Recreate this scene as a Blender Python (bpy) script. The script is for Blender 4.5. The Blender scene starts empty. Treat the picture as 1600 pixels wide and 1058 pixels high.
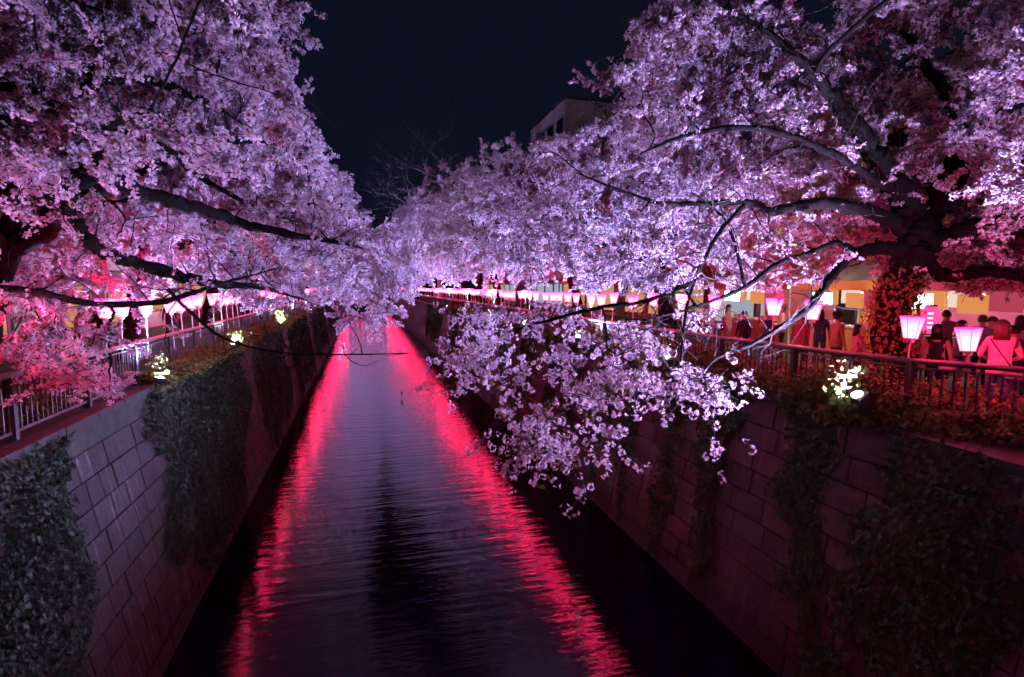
import bpy, bmesh, math, random
import numpy as np
from mathutils import Vector, Matrix
R = math.radians
rnd = random.Random(7)
rng = np.random.default_rng(11)
scene = bpy.context.scene
col = scene.collection

# ------------------------------------------------------------------ camera
FPX = 850.0                        # focal length in photograph pixels (1600 wide)
YAW, PITCH = R(15.4), R(-5.5)
CAM = np.array([0.0, 0.0, 2.2])
cd = bpy.data.cameras.new('camera'); cam = bpy.data.objects.new('camera', cd); col.objects.link(cam)
cd.sensor_width = 36.0; cd.lens = FPX / 1600 * 36.0; cd.clip_start = 0.05; cd.clip_end = 2000
cam.location = CAM; cam.rotation_euler = (math.pi / 2 + PITCH, 0, -YAW)
scene.camera = cam
# ------------------------------------------------------------------ sky
w = bpy.data.worlds.new('World'); scene.world = w; w.use_nodes = True
nt = w.node_tree; nt.nodes.clear()
wo = nt.nodes.new('ShaderNodeOutputWorld'); add = nt.nodes.new('ShaderNodeAddShader')
b1 = nt.nodes.new('ShaderNodeBackground'); b1.inputs[0].default_value = (0.0040, 0.0049, 0.0128, 1); b1.inputs[1].default_value = 1.0
b2 = nt.nodes.new('ShaderNodeBackground'); b2.inputs[1].default_value = 0.02
sk = nt.nodes.new('ShaderNodeTexSky'); sk.sky_type = 'NISHITA'; sk.sun_disc = False
sk.sun_elevation = R(-9); sk.sun_rotation = R(250)
nt.links.new(sk.outputs[0], b2.inputs[0]); nt.links.new(b1.outputs[0], add.inputs[0])
nt.links.new(b2.outputs[0], add.inputs[1]); nt.links.new(add.outputs[0], wo.inputs[0])
# ------------------------------------------------------------------ exposure / sampling
vs = scene.view_settings
vs.view_transform = 'Standard'; vs.look = 'None'; vs.exposure = 0.0; vs.gamma = 1.0; vs.use_curve_mapping = False
cy = scene.cycles
cy.use_denoising = True; cy.use_adaptive_sampling = True; cy.adaptive_threshold = .09; cy.adaptive_min_samples = 16
cy.max_bounces = 3; cy.diffuse_bounces = 2; cy.glossy_bounces = 2; cy.transmission_bounces = 2
cy.sample_clamp_indirect = 4.0; cy.sample_clamp_direct = 0.0; cy.use_light_tree = True
cy.caustics_reflective = False; cy.caustics_refractive = False
FLOOD_W, LANTERN_E = 3500.0, 72.0

# ------------------------------------------------------------------ view helpers (photo pixel + distance -> place)
_fw = np.array([math.sin(YAW) * math.cos(PITCH), math.cos(YAW) * math.cos(PITCH), math.sin(PITCH)])
_rt = np.array([math.cos(YAW), -math.sin(YAW), 0.0]); _up = np.cross(_rt, _fw)
def ray(x, y): return _fw + _rt * (x - 800) / FPX - _up * (y - 529) / FPX
def at(x, y, depth): return CAM + ray(x, y) * depth
def atX(x, y, X):
    r = ray(x, y); return CAM + r * X / r[0]
def yAt(px, X): return float(atX(px, 447, X)[1])
def proj(p):
    v = np.asarray(p) - CAM; d = v @ _fw
    return 800 + FPX * (v @ _rt) / d, 529 - FPX * (v @ _up) / d, d

# ------------------------------------------------------------------ object helpers
ORD = ['first', 'second', 'third', 'fourth', 'fifth', 'sixth', 'seventh', 'eighth', 'ninth', 'tenth', 'eleventh', 'twelfth']
def ordinal(n):
    if n <= 12: return ORD[n - 1]
    s = 'th' if 10 <= n % 100 <= 20 else {1: 'st', 2: 'nd', 3: 'rd'}.get(n % 10, 'th')
    return '%d%s' % (n, s)
def tag(o, label=None, cat=None, group=None, kind=None):
    if label: o['label'] = label
    if cat: o['category'] = cat
    if group: o['group'] = group
    if kind: o['kind'] = kind
    return o
def empty(name, loc=(0, 0, 0), rz=0.0, parent=None):
    o = bpy.data.objects.new(name, None); col.objects.link(o)
    o.location = loc; o.rotation_euler = (0, 0, rz); o.empty_display_size = .1
    if parent: o.parent = parent
    return o
def link(name, me, parent=None, loc=None, rot=None, scale=None):
    o = bpy.data.objects.new(name, me); col.objects.link(o)
    if parent: o.parent = parent
    if loc is not None: o.location = loc
    if rot is not None: o.rotation_euler = rot
    if scale is not None: o.scale = scale
    return o
def mesh(name, v, f, mats, mi=None, smooth=False):
    me = bpy.data.meshes.new(name)
    v = np.asarray(v, dtype=np.float32)
    if isinstance(f, np.ndarray):
        n, k = f.shape
        me.vertices.add(len(v)); me.vertices.foreach_set('co', v.ravel())
        me.loops.add(n * k); me.loops.foreach_set('vertex_index', f.ravel().astype(np.int32))
        me.polygons.add(n); me.polygons.foreach_set('loop_start', (np.arange(n) * k).astype(np.int32))
        me.update(calc_edges=True)
    else:
        me.from_pydata(v.tolist(), [], f)
    for m in (mats if isinstance(mats, (list, tuple)) else [mats]): me.materials.append(m)
    if mi is not None: me.polygons.foreach_set('material_index', np.asarray(mi, dtype=np.int32))
    if smooth: me.polygons.foreach_set('use_smooth', np.ones(len(me.polygons), dtype=bool))
    me.validate(); me.update()
    return me
class MB:
    """collects simple solids, builds one mesh object"""
    def __init__(s): s.v = []; s.f = []
    def poly(s, pts, faces):
        n = len(s.v); s.v += [tuple(p) for p in pts]; s.f += [tuple(i + n for i in q) for q in faces]; return s
    def box(s, x0, x1, y0, y1, z0, z1):
        p = [(x0,y0,z0),(x1,y0,z0),(x1,y1,z0),(x0,y1,z0),(x0,y0,z1),(x1,y0,z1),(x1,y1,z1),(x0,y1,z1)]
        return s.poly(p, [(0,3,2,1),(4,5,6,7),(0,1,5,4),(1,2,6,5),(2,3,7,6),(3,0,4,7)])
    def tube(s, pts, rad, n=8, cap=True):
        v, f = tube_arrays([np.asarray(p, float) for p in pts], rad, n)
        k = len(s.v); s.v += [tuple(p) for p in v]; s.f += [tuple(int(i) + k for i in q) for q in f]
        if cap:
            m = len(pts)
            s.f.append(tuple(k + i for i in range(n))[::-1]); s.f.append(tuple(k + (m - 1) * n + i for i in range(n)))
        return s
    def lathe(s, prof, n=12, c=(0, 0, 0)):
        k = len(s.v)
        for r, z in prof:
            for i in range(n):
                a = 2 * math.pi * i / n; s.v.append((c[0] + r * math.cos(a), c[1] + r * math.sin(a), c[2] + z))
        for j in range(len(prof) - 1):
            for i in range(n):
                s.f.append((k + j*n + i, k + j*n + (i+1) % n, k + (j+1)*n + (i+1) % n, k + (j+1)*n + i))
        s.f.append(tuple(k + i for i in range(n))[::-1]); s.f.append(tuple(k + (len(prof)-1)*n + i for i in range(n)))
        return s
    def build(s, name, mat, parent=None, loc=None, rot=None, smooth=False, bevel=0):
        o = link(name, mesh(name, s.v, s.f, mat, smooth=smooth), parent, loc, rot)
        if bevel:
            b = o.modifiers.new('bevel', 'BEVEL'); b.width = bevel; b.segments = 2; b.limit_method = 'ANGLE'
        return o
def tube_arrays(P, rad, n=6):
    P = np.asarray(P, float); m = len(P)
    rad = np.full(m, rad, float) if np.isscalar(rad) else np.asarray(rad, float)
    T = np.gradient(P, axis=0); T /= np.linalg.norm(T, axis=1)[:, None] + 1e-9
    ref = np.array([0., 0, 1.]) if abs(T[:, 2]).mean() < .8 else np.array([1., 0, 0])
    A = np.cross(T, ref); A /= np.linalg.norm(A, axis=1)[:, None] + 1e-9
    B = np.cross(T, A)
    a = np.arange(n) * 2 * math.pi / n
    V = P[:, None, :] + rad[:, None, None] * (np.cos(a)[None, :, None] * A[:, None, :] + np.sin(a)[None, :, None] * B[:, None, :])
    i = np.arange(n); j = (i + 1) % n
    F = np.concatenate([np.stack([k*n + i, (k+1)*n + i, (k+1)*n + j, k*n + j], 1) for k in range(m - 1)])
    return V.reshape(-1, 3), F
class Tubes:
    def __init__(s): s.v = []; s.f = []; s.n = 0
    def add(s, P, rad, n=5):
        v, f = tube_arrays(P, rad, n); s.v.append(v); s.f.append(f + s.n); s.n += len(v)
    def build(s, name, mat, parent, origin):
        if not s.v: return None
        return link(name, mesh(name, np.concatenate(s.v) - origin, np.concatenate(s.f), mat, smooth=True), parent)
def copy_tree(o, parent=None):
    c = o.copy(); col.objects.link(c); c.parent = parent
    for ch in list(o.children): copy_tree(ch, c)
    return c

# ------------------------------------------------------------------ materials
def mat(name):
    m = bpy.data.materials.new(name); m.use_nodes = True; n = m.node_tree.nodes; n.clear()
    return m, n, m.node_tree.links
def simple(name, c, rough=.7, metal=0.0, noise=0.0, nscale=8.0, bump=0.0, objvar=0.0, spec=.5):
    m, n, l = mat(name)
    o = n.new('ShaderNodeOutputMaterial'); p = n.new('ShaderNodeBsdfPrincipled')
    p.inputs['Roughness'].default_value = rough; p.inputs['Metallic'].default_value = metal
    p.inputs['Specular IOR Level'].default_value = spec
    p.inputs['Base Color'].default_value = (*c, 1)
    l.new(p.outputs[0], o.inputs[0])
    if noise or bump or objvar:
        g = n.new('ShaderNodeNewGeometry'); t = n.new('ShaderNodeTexNoise')
        t.inputs['Scale'].default_value = nscale; t.inputs['Detail'].default_value = 5
        l.new(g.outputs['Position'], t.inputs['Vector'])
        hs = n.new('ShaderNodeHueSaturation'); hs.inputs['Color'].default_value = (*c, 1)
        mr = n.new('ShaderNodeMapRange'); mr.inputs[1].default_value = .25; mr.inputs[2].default_value = .75
        mr.inputs[3].default_value = 1 - noise; mr.inputs[4].default_value = 1 + noise
        l.new(t.outputs[0], mr.inputs[0]); src = mr.outputs[0]
        if objvar:
            oi = n.new('ShaderNodeObjectInfo'); m2 = n.new('ShaderNodeMapRange')
            m2.inputs[3].default_value = 1 - objvar; m2.inputs[4].default_value = 1 + objvar
            l.new(oi.outputs['Random'], m2.inputs[0]); mu = n.new('ShaderNodeMath'); mu.operation = 'MULTIPLY'
            l.new(src, mu.inputs[0]); l.new(m2.outputs[0], mu.inputs[1]); src = mu.outputs[0]
        l.new(src, hs.inputs['Value']); l.new(hs.outputs[0], p.inputs['Base Color'])
        if bump:
            b = n.new('ShaderNodeBump'); b.inputs['Strength'].default_value = bump; b.inputs['Distance'].default_value = .02
            l.new(t.outputs[0], b.inputs['Height']); l.new(b.outputs[0], p.inputs['Normal'])
    return m
def emit(name, c, s):
    m, n, l = mat(name); o = n.new('ShaderNodeOutputMaterial'); e = n.new('ShaderNodeEmission')
    e.inputs[0].default_value = (*c, 1); e.inputs[1].default_value = s; l.new(e.outputs[0], o.inputs[0]); return m
def leafy(name, c, var=.25, trans=.35, hue=.02, gloss=0.0):
    """thin petals / leaves: diffuse + translucent, tone varies from face cluster to face cluster"""
    m, n, l = mat(name); o = n.new('ShaderNodeOutputMaterial')
    g = n.new('ShaderNodeNewGeometry'); hs = n.new('ShaderNodeHueSaturation'); hs.inputs['Color'].default_value = (*c, 1)
    t = n.new('ShaderNodeTexNoise'); t.inputs['Scale'].default_value = 2.2; t.inputs['Detail'].default_value = 2
    l.new(g.outputs['Position'], t.inputs['Vector'])
    wn = n.new('ShaderNodeTexWhiteNoise'); wn.noise_dimensions = '3D'
    sn = n.new('ShaderNodeVectorMath'); sn.operation = 'SNAP'; sn.inputs[1].default_value = (.06, .06, .06)
    l.new(g.outputs['Position'], sn.inputs[0]); l.new(sn.outputs[0], wn.inputs['Vector'])
    ad = n.new('ShaderNodeMath'); ad.operation = 'ADD'; l.new(t.outputs[0], ad.inputs[0]); l.new(wn.outputs['Value'], ad.inputs[1])
    mr = n.new('ShaderNodeMapRange'); mr.inputs[1].default_value = .2; mr.inputs[2].default_value = 1.8
    mr.inputs[3].default_value = 1 - var; mr.inputs[4].default_value = 1 + var * .6; l.new(ad.outputs[0], mr.inputs[0])
    mh = n.new('ShaderNodeMapRange'); mh.inputs[3].default_value = .5 - hue; mh.inputs[4].default_value = .5 + hue
    l.new(wn.outputs['Value'], mh.inputs[0])
    l.new(mr.outputs[0], hs.inputs['Value']); l.new(mh.outputs[0], hs.inputs['Hue'])
    d = n.new('ShaderNodeBsdfDiffuse'); tr = n.new('ShaderNodeBsdfTranslucent'); mx = n.new('ShaderNodeMixShader')
    mx.inputs[0].default_value = trans
    for s in (d, tr): l.new(hs.outputs[0], s.inputs['Color'])
    l.new(d.outputs[0], mx.inputs[1]); l.new(tr.outputs[0], mx.inputs[2]); last = mx
    if gloss:
        gl = n.new('ShaderNodeBsdfGlossy'); gl.inputs['Roughness'].default_value = .38; gl.inputs['Color'].default_value = (.8, .8, .8, 1)
        m3 = n.new('ShaderNodeMixShader'); m3.inputs[0].default_value = gloss
        l.new(mx.outputs[0], m3.inputs[1]); l.new(gl.outputs[0], m3.inputs[2]); last = m3
    l.new(last.outputs[0], o.inputs[0]); return m
M = {}
M['petal'] = leafy('petal', (.88, .68, .78), .22, .38, .012)
M['calyx'] = simple('calyx', (.20, .05, .06), .7)
M['young_leaf'] = leafy('young_leaf', (.16, .10, .03), .4, .35, .03)
M['bark'] = simple('bark', (.009, .0065, .006), .9, noise=.45, nscale=22, bump=.9, spec=.15)
M['twig'] = simple('twig', (.022, .014, .014), .8)
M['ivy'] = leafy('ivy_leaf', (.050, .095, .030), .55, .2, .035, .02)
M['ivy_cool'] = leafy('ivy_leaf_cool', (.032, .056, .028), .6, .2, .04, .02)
M['shrub'] = leafy('shrub_leaf', (.15, .19, .045), .5, .35, .04, .03)
M['lantern_lit_leaf'] = leafy('lantern_lit_leaf', (.34, .20, .07), .5, .35, .05, .02)  # leaf colour carries the orange of the lantern light
M['stone'] = None
M['concrete'] = simple('concrete', (.052, .048, .044), .85, noise=.3, nscale=6, bump=.4)
M['moss'] = simple('mossy_concrete', (.045, .048, .034), .9, noise=.5, nscale=5, bump=.6)
M['mortar'] = simple('mortar', (.014, .012, .012), .95, noise=.3, nscale=20)
M['asphalt'] = simple('asphalt', (.055, .052, .055), .85, noise=.3, nscale=30, bump=.3)
M['soil'] = simple('soil', (.045, .032, .022), .95, noise=.4, nscale=14, bump=.6)
M['rail'] = simple('rail_paint', (.20, .16, .15), .42, .3, noise=.15, nscale=20)
M['rail_pale'] = simple('rail_steel', (.20, .18, .18), .38, .5, noise=.15, nscale=20)
M['post'] = simple('post_paint', (.05, .045, .045), .5)
M['white_paint'] = simple('white_paint', (.78, .76, .74), .5)
M['housing'] = simple('lamp_housing', (.03, .03, .032), .45, .4)
M['flood'] = emit('flood_lens', (.72, .80, 1.0), 120)
M['warm_glass'] = emit('lit_warm_window', (1.0, .46, .22), .6)
M['cool_glass'] = emit('lit_cool_window', (.75, .85, 1.0), .45)
M['dark_glass'] = simple('dark_window', (.02, .02, .03), .08)
M['tube'] = emit('tube_lamp', (.92, .96, 1.0), 70)
M['warm_lamp'] = emit('warm_lamp', (1.0, .78, .52), 16)

def stone_mat(name, c, streak):
    m, n, l = mat(name); o = n.new('ShaderNodeOutputMaterial'); p = n.new('ShaderNodeBsdfPrincipled')
    p.inputs['Roughness'].default_value = .8; l.new(p.outputs[0], o.inputs[0])
    g = n.new('ShaderNodeNewGeometry')
    t = n.new('ShaderNodeTexNoise'); t.inputs['Scale'].default_value = 9; t.inputs['Detail'].default_value = 8; t.inputs['Roughness'].default_value = .65
    l.new(g.outputs['Position'], t.inputs['Vector'])
    mp = n.new('ShaderNodeMapping'); mp.inputs['Scale'].default_value = (1.0, 5.5, .35); l.new(g.outputs['Position'], mp.inputs[0])
    t2 = n.new('ShaderNodeTexNoise'); t2.inputs['Scale'].default_value = 1.6; t2.inputs['Detail'].default_value = 6; l.new(mp.outputs[0], t2.inputs['Vector'])
    t3 = n.new('ShaderNodeTexNoise'); t3.inputs['Scale'].default_value = .7; t3.inputs['Detail'].default_value = 3; l.new(g.outputs['Position'], t3.inputs['Vector'])
    oi = n.new('ShaderNodeObjectInfo')
    def mr(src, a, b, lo, hi):
        x = n.new('ShaderNodeMapRange'); x.inputs[1].default_value = a; x.inputs[2].default_value = b
        x.inputs[3].default_value = lo; x.inputs[4].default_value = hi; l.new(src, x.inputs[0]); return x.outputs[0]
    def mul(a, b):
        x = n.new('ShaderNodeMath'); x.operation = 'MULTIPLY'; l.new(a, x.inputs[0]); l.new(b, x.inputs[1]); return x.outputs[0]
    v = mul(mr(t.outputs[0], .3, .7, .6, 1.4), mr(oi.outputs['Random'], 0, 1, .72, 1.25))
    v = mul(v, mr(t3.outputs[0], .35, .65, .7, 1.25))
    v = mul(v, mr(t2.outputs[0], .58, .72, 1.0, 1.0 + streak))
    hs = n.new('ShaderNodeHueSaturation'); hs.inputs['Color'].default_value = (*c, 1); l.new(v, hs.inputs['Value'])
    sx = n.new('ShaderNodeSeparateXYZ'); l.new(g.outputs['Position'], sx.inputs[0])
    zz = n.new('ShaderNodeMath'); zz.operation = 'MULTIPLY_ADD'; zz.inputs[1].default_value = .9; l.new(t2.outputs[0], zz.inputs[0]); l.new(sx.outputs[2], zz.inputs[2])
    mxm = n.new('ShaderNodeMix'); mxm.data_type = 'RGBA'; mxm.inputs['B'].default_value = (.020, .024, .016, 1)
    l.new(mr(zz.outputs[0], -3.45, -3.05, .85, 0), mxm.inputs['Factor']); l.new(hs.outputs[0], mxm.inputs['A'])
    ms = n.new('ShaderNodeMix'); ms.data_type = 'RGBA'; ms.inputs['B'].default_value = (.035, .040, .022, 1)
    l.new(mr(t3.outputs[0], .52, .66, 0, .7), ms.inputs['Factor']); l.new(mxm.outputs['Result'], ms.inputs['A'])
    l.new(ms.outputs['Result'], p.inputs['Base Color'])
    b = n.new('ShaderNodeBump'); b.inputs['Strength'].default_value = .7; b.inputs['Distance'].default_value = .02
    l.new(t.outputs[0], b.inputs['Height']); l.new(b.outputs[0], p.inputs['Normal'])
    return m
M['stone'] = stone_mat('stone_block', (.050, .041, .040), 2.4)
M['stone_red'] = stone_mat('stone_block_warm', (.085, .056, .052), 1.3)

def water_mat():
    m, n, l = mat('canal_water'); o = n.new('ShaderNodeOutputMaterial'); p = n.new('ShaderNodeBsdfPrincipled')
    p.inputs['Base Color'].default_value = (.004, .005, .012, 1); p.inputs['Roughness'].default_value = .03; p.inputs['IOR'].default_value = 1.36
    p.inputs['Specular IOR Level'].default_value = .36
    l.new(p.outputs[0], o.inputs[0])
    g = n.new('ShaderNodeNewGeometry')
    def noise(sx, sy, sc, det):
        mp = n.new('ShaderNodeMapping'); mp.inputs['Scale'].default_value = (sx, sy, 1); l.new(g.outputs['Position'], mp.inputs[0])
        t = n.new('ShaderNodeTexNoise'); t.inputs['Scale'].default_value = sc; t.inputs['Detail'].default_value = det; l.new(mp.outputs[0], t.inputs['Vector'])
        return t.outputs[0]
    a = noise(.36, 3.0, 1.3, 4); c = noise(.9, 3.4, 5.0, 3)
    x = n.new('ShaderNodeMath'); x.operation = 'MULTIPLY_ADD'; x.inputs[1].default_value = .22
    l.new(c, x.inputs[0]); l.new(a, x.inputs[2])
    b = n.new('ShaderNodeBump'); b.inputs['Strength'].default_value = 1.0; b.inputs['Distance'].default_value = .019
    l.new(x.outputs[0], b.inputs['Height']); l.new(b.outputs[0], p.inputs['Normal'])
    return m
M['water'] = water_mat()

def lantern_mat(name, lo, hi, s):
    m, n, l = mat(name); o = n.new('ShaderNodeOutputMaterial'); e = n.new('ShaderNodeEmission')
    tc = n.new('ShaderNodeTexCoord'); sp = n.new('ShaderNodeSeparateXYZ'); cr = n.new('ShaderNodeValToRGB')
    l.new(tc.outputs['Object'], sp.inputs[0])
    mr = n.new('ShaderNodeMapRange'); mr.inputs[1].default_value = 0; mr.inputs[2].default_value = .33; l.new(sp.outputs[2], mr.inputs[0])
    l.new(mr.outputs[0], cr.inputs[0]); cr.color_ramp.elements[0].color = (*lo, 1); cr.color_ramp.elements[1].color = (*hi, 1)
    cr.color_ramp.elements[0].position = .42; cr.color_ramp.elements[1].position = 1.0
    l.new(cr.outputs[0], e.inputs[0]); e.inputs[1].default_value = s; l.new(e.outputs[0], o.inputs[0]); return m
M['lantern'] = lantern_mat('lantern_paper', (1.0, .018, .074), (.58, .004, .125), LANTERN_E)

# ------------------------------------------------------------------ the setting
def railX(Y):  # the bank's railing swings outwards next to the bridge
    return float(np.interp(Y, [0, 3, 5.3, 6.5, 8.2, 10.2, 14, 24, 300], [10.3, 9.6, 8.8, 8.1, 7.85, 7.72, 7.64, 7.6, 7.6]))
LT, LB, RT, RB, WZ = -4.2, -3.4, 7.4, 6.6, -4.3       # wall tops / feet, water level
FAR = 300.0
def slab(name, x0, x1, y0, y1, z0, z1, m, kind='structure'):
    return tag(MB().box(x0, x1, y0, y1, z0, z1).build(name, m), kind=kind)
tag(link('ground', mesh('ground', [(-500, -60, -6.0), (500, -60, -6.0), (500, 900, -6.0), (-500, 900, -6.0)], [(0, 1, 2, 3)], M['soil'])), kind='structure')
tag(link('canal_water', mesh('canal_water', [(LB-.35, -8, WZ), (RB+.35, -8, WZ), (RB+.35, FAR, WZ), (LB-.35, FAR, WZ)], [(0, 1, 2, 3)], M['water'])), kind='structure')
slab('street_left', -40, -6.4, -8, FAR, -5.9, .0, M['asphalt'])
slab('planting_bed_left', -6.397, -4.5, -8, FAR, -5.9, .06, M['soil'])
slab('street_right', 9.503, 60, -8, FAR, -5.9, .0, M['asphalt'])
slab('planting_bed_right', 7.55, 9.5, -8, FAR, -5.9, .10, M['soil'])
slab('pavement_end', -40, 60, FAR + .003, FAR + 40, -5.9, .0, M['asphalt'])

# ---- canal walls of stone blocks
def block_mesh(name, m):
    d, i, c = .10, .5, .008
    # unit block: u (x) -.5..0.5, v (y) -.5..0.5 , outward +z
    v = [(-.5,-.5,-d),(.5,-.5,-d),(.5,.5,-d),(-.5,.5,-d),(-.5,-.5,0),(.5,-.5,0),(.5,.5,0),(-.5,.5,0)]
    k = .03
    v += [(-.5+k,-.5+k,c),(.5-k,-.5+k*.8,c),(.5-k*.8,.5-k,c),(-.5+k,.5-k,c)]
    f = [(0,1,5,4),(1,2,6,5),(2,3,7,6),(3,0,4,7),(4,5,9,8),(5,6,10,9),(6,7,11,10),(7,4,8,11),(8,9,10,11)]
    return mesh(name, v, f, m)
def make_wall(side, label, ch, lmin, lmax, y0, y1, hidden, m):
    xt, xb = (LT, LB) if side < 0 else (RT, RB)
    ztop = -.02 if side > 0 else -.30
    zlow = -4.6
    top = np.array([xt, 0, .05]); sl = np.array([xb - xt, 0, WZ - .05]); L = np.linalg.norm(sl); dn = sl / L
    out = np.array([-dn[2], 0, dn[0]]) * (1 if side < 0 else -1)
    if out[0] * (1 if side < 0 else -1) < 0: out = -out
    root = empty('canal_wall', (xt, 0, 0)); tag(root, label, 'wall')
    inv = np.array([xt, 0, 0])
    # backing
    pts = []
    for Y in (-8, FAR):
        for q in ((top - out * .05), (top + dn * (L + .45) - out * .05), (top + dn * (L + .45) - out * .9), (top - out * .9)):
            pts.append((q[0] - xt, Y, q[2]))
    link('backing', mesh('backing', pts, [(0,1,2,3),(7,6,5,4),(0,4,5,1),(1,5,6,2),(2,6,7,3),(3,7,4,0)], M['mortar']), root)
    bm = block_mesh('block', m)
    u = np.array([0, 1.0, 0]); cells = []
    t0 = (.05 - ztop) / (-dn[2]); nrow = int((L + .3 - t0) / ch)
    far = []
    for r in range(nrow):
        t = t0 + (r + .5) * ch; Y = y0 - rnd.random() * lmax
        while Y < y1:
            ln = rnd.uniform(lmin, lmax)
            c = top + dn * t + u * (Y + ln / 2) + out * rnd.uniform(-.004, .012)
            cells.append((c, ln)); Y += ln
    def score(cl):
        p = proj(cl[0]); 
        if p[2] < .5: return -1
        vis = 1.0 if (-60 < p[0] < 1660 and p[1] < 1110) else .01
        return vis * cl[1] * ch / p[2] ** 2 * (.05 if hidden(cl[0]) else 1)
    cells.sort(key=score, reverse=True)
    def mtx(c, ln, tilt):
        Mx = Matrix(((u[0]*ln, dn[0]*ch, out[0], c[0]-xt), (u[1]*ln, dn[1]*ch, out[1], c[1]), (u[2]*ln, dn[2]*ch, out[2], c[2]), (0,0,0,1)))
        return Mx
    gap = .017
    for c, ln in cells[:300]:
        o = link('block', bm, root); o.matrix_local = mtx(c, ln - gap, 0)
        o.scale.y *= (ch - gap) / ch
    V = np.array([tuple(q.co) for q in bm.vertices]); Fq = np.array([list(q.vertices) for q in bm.polygons])
    vv, ff = [], []
    for k, (c, ln) in enumerate(cells[300:]):
        A = np.stack([u * (ln - gap), dn * (ch - gap), out], 1)
        vv.append(V @ A.T + (c - inv)); ff.append(Fq + k * len(V))
    if vv:
        tag(link('blockwork', mesh('blockwork', np.concatenate(vv), np.concatenate(ff), m), root), kind='stuff')
    # plain face beyond the distance where single blocks can be told apart
    a, b = top + dn * t0, top + dn * (L + .3)
    pts = [(a[0]-xt, y1 + .4, a[2]), (a[0]-xt, FAR, a[2]), (b[0]-xt, FAR, b[2]), (b[0]-xt, y1 + .4, b[2])]
    link('far_face', mesh('far_face', pts, [(0,1,2,3)], m), root)
    # coping
    if side < 0:
        MB().box(-.46, .04, -8, FAR, -.32, .08).build('ring_beam', M['moss'], root)
        cm = None; n = 0
        Y = 4.0
        while Y < 44:
            if cm is None:
                o = MB().box(-.52, .10, .006, .994, .083, .20).build('coping_stone', M['concrete'], root, (0, Y, 0), bevel=.012); cm = o.data; proto = o
            else:
                o = proto.copy(); col.objects.link(o); o.location = (rnd.uniform(-.004, .004), Y, rnd.uniform(-.004, .004))
            Y += 1.0
        MB().box(-.52, .10, 44.01, FAR, .083, .20).build('coping', M['concrete'], root)
    else:
        MB().box(-.03, .14, -8, FAR, -.02, .12).build('coping', M['concrete'], root)
    return dict(top=top, dn=dn, out=out, L=L, root=root)
# ivy patches: (Y at top start/end, Y at foot start/end, how far down 0..1, thickness)
IVY_L = [((3.5, 9.0), (3.0, 7.9), 1.0, .22), ((12.05, 20.6), (11.4, 17.6), .98, .34), ((22.6, 30.2), (21.6, 29.0), .97, .26),
         ((32.8, 44), (32, 42.5), .96, .24), ((46, 62), (46, 60), .9, .22), ((66, 90), (66, 88), .85, .2)]
IVY_R = [((4.2, 6.4), (4.0, 5.85), 1.0, .26), ((6.9, 8.2), (6.3, 6.95), 1.0, .18), ((9.1, 10.3), (9.15, 9.75), .93, .14), ((10.9, 12.0), (11.0, 11.5), .97, .14),
         ((12.7, 13.8), (13.0, 13.5), .98, .14), ((14.6, 15.8), (14.8, 15.4), .95, .14), ((16.8, 18.2), (17.2, 17.8), .9, .16),
         ((19.0, 21.0), (19.5, 20.6), .8, .16), ((22.4, 24.5), (22.8, 24), .9, .16), ((26, 29), (26.5, 28.2), .8, .18), ((31, 36), (31.5, 34), .85, .18),
         ((39, 46), (40, 44), .8, .2), ((50, 64), (52, 60), .8, .2)]
def in_patch(pat, Y, t):
    (a0, a1), (b0, b1), dep, th = pat
    return t < dep and a0 + (b0 - a0) * t + .15 < Y < a1 + (b1 - a1) * t - .15
def hid(pats):
    return lambda c: any(in_patch(p, c[1], (.05 - c[2]) / 4.35) for p in pats)
WL = make_wall(-1, 'battered stone block canal wall on the left bank with pale coping', .415, .42, .72, 4.0, 34, hid(IVY_L), M['stone'])
WR = make_wall(1, 'dark stone block canal wall on the right bank under the hanging blossom', .44, .6, .95, 3.0, 34, hid(IVY_R), M['stone_red'])

# ---- leaves on surfaces
LEAF_V = np.array([(0, -.5, 0), (.42, -.12, .10), (.22, .25, .06), (0, .55, -.04), (-.22, .25, .06), (-.42, -.12, .10), (0, 0, -.03)])
LEAF_F = np.array([(0, 1, 6), (1, 2, 6), (2, 3, 6), (3, 4, 6), (4, 5, 6), (5, 0, 6)])
LEAF4_V = np.array([(0, -.5, 0), (.36, -.02, .09), (0, .5, -.03), (-.36, -.02, .09)]); LEAF4_F = np.array([(0, 1, 2), (0, 2, 3)])
def rand_rot(n, g):
    q = g.normal(size=(n, 4)); q /= np.linalg.norm(q, axis=1)[:, None]; w_, x, y, z = q.T
    return np.stack([np.stack([1-2*(y*y+z*z), 2*(x*y-z*w_), 2*(x*z+y*w_)], 1), np.stack([2*(x*y+z*w_), 1-2*(x*x+z*z), 2*(y*z-x*w_)], 1),
                     np.stack([2*(x*z-y*w_), 2*(y*z+x*w_), 1-2*(x*x+y*y)], 1)], 1)
def frame_rot(nrm, g, spin=True):
    """rotation matrices whose z is nrm"""
    n = len(nrm); z = nrm / (np.linalg.norm(nrm, axis=1)[:, None] + 1e-9)
    h = g.normal(size=(n, 3)); 
    if not spin: h = h * .35 + np.array([0, 0, -1.0])
    y = h - (h * z).sum(1)[:, None] * z; y /= np.linalg.norm(y, axis=1)[:, None] + 1e-9
    return np.stack([np.cross(y, z), y, z], 2)
def scatter(P, Rm, S, V, F):
    n, k = len(P), len(V)
    vv = np.einsum('nij,kj->nki', Rm, V) * np.asarray(S)[:, None, None] + P[:, None, :]
    ff = F[None] + (np.arange(n) * k)[:, None, None]
    return vv.reshape(-1, 3), ff.reshape(-1, F.shape[1])
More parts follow.
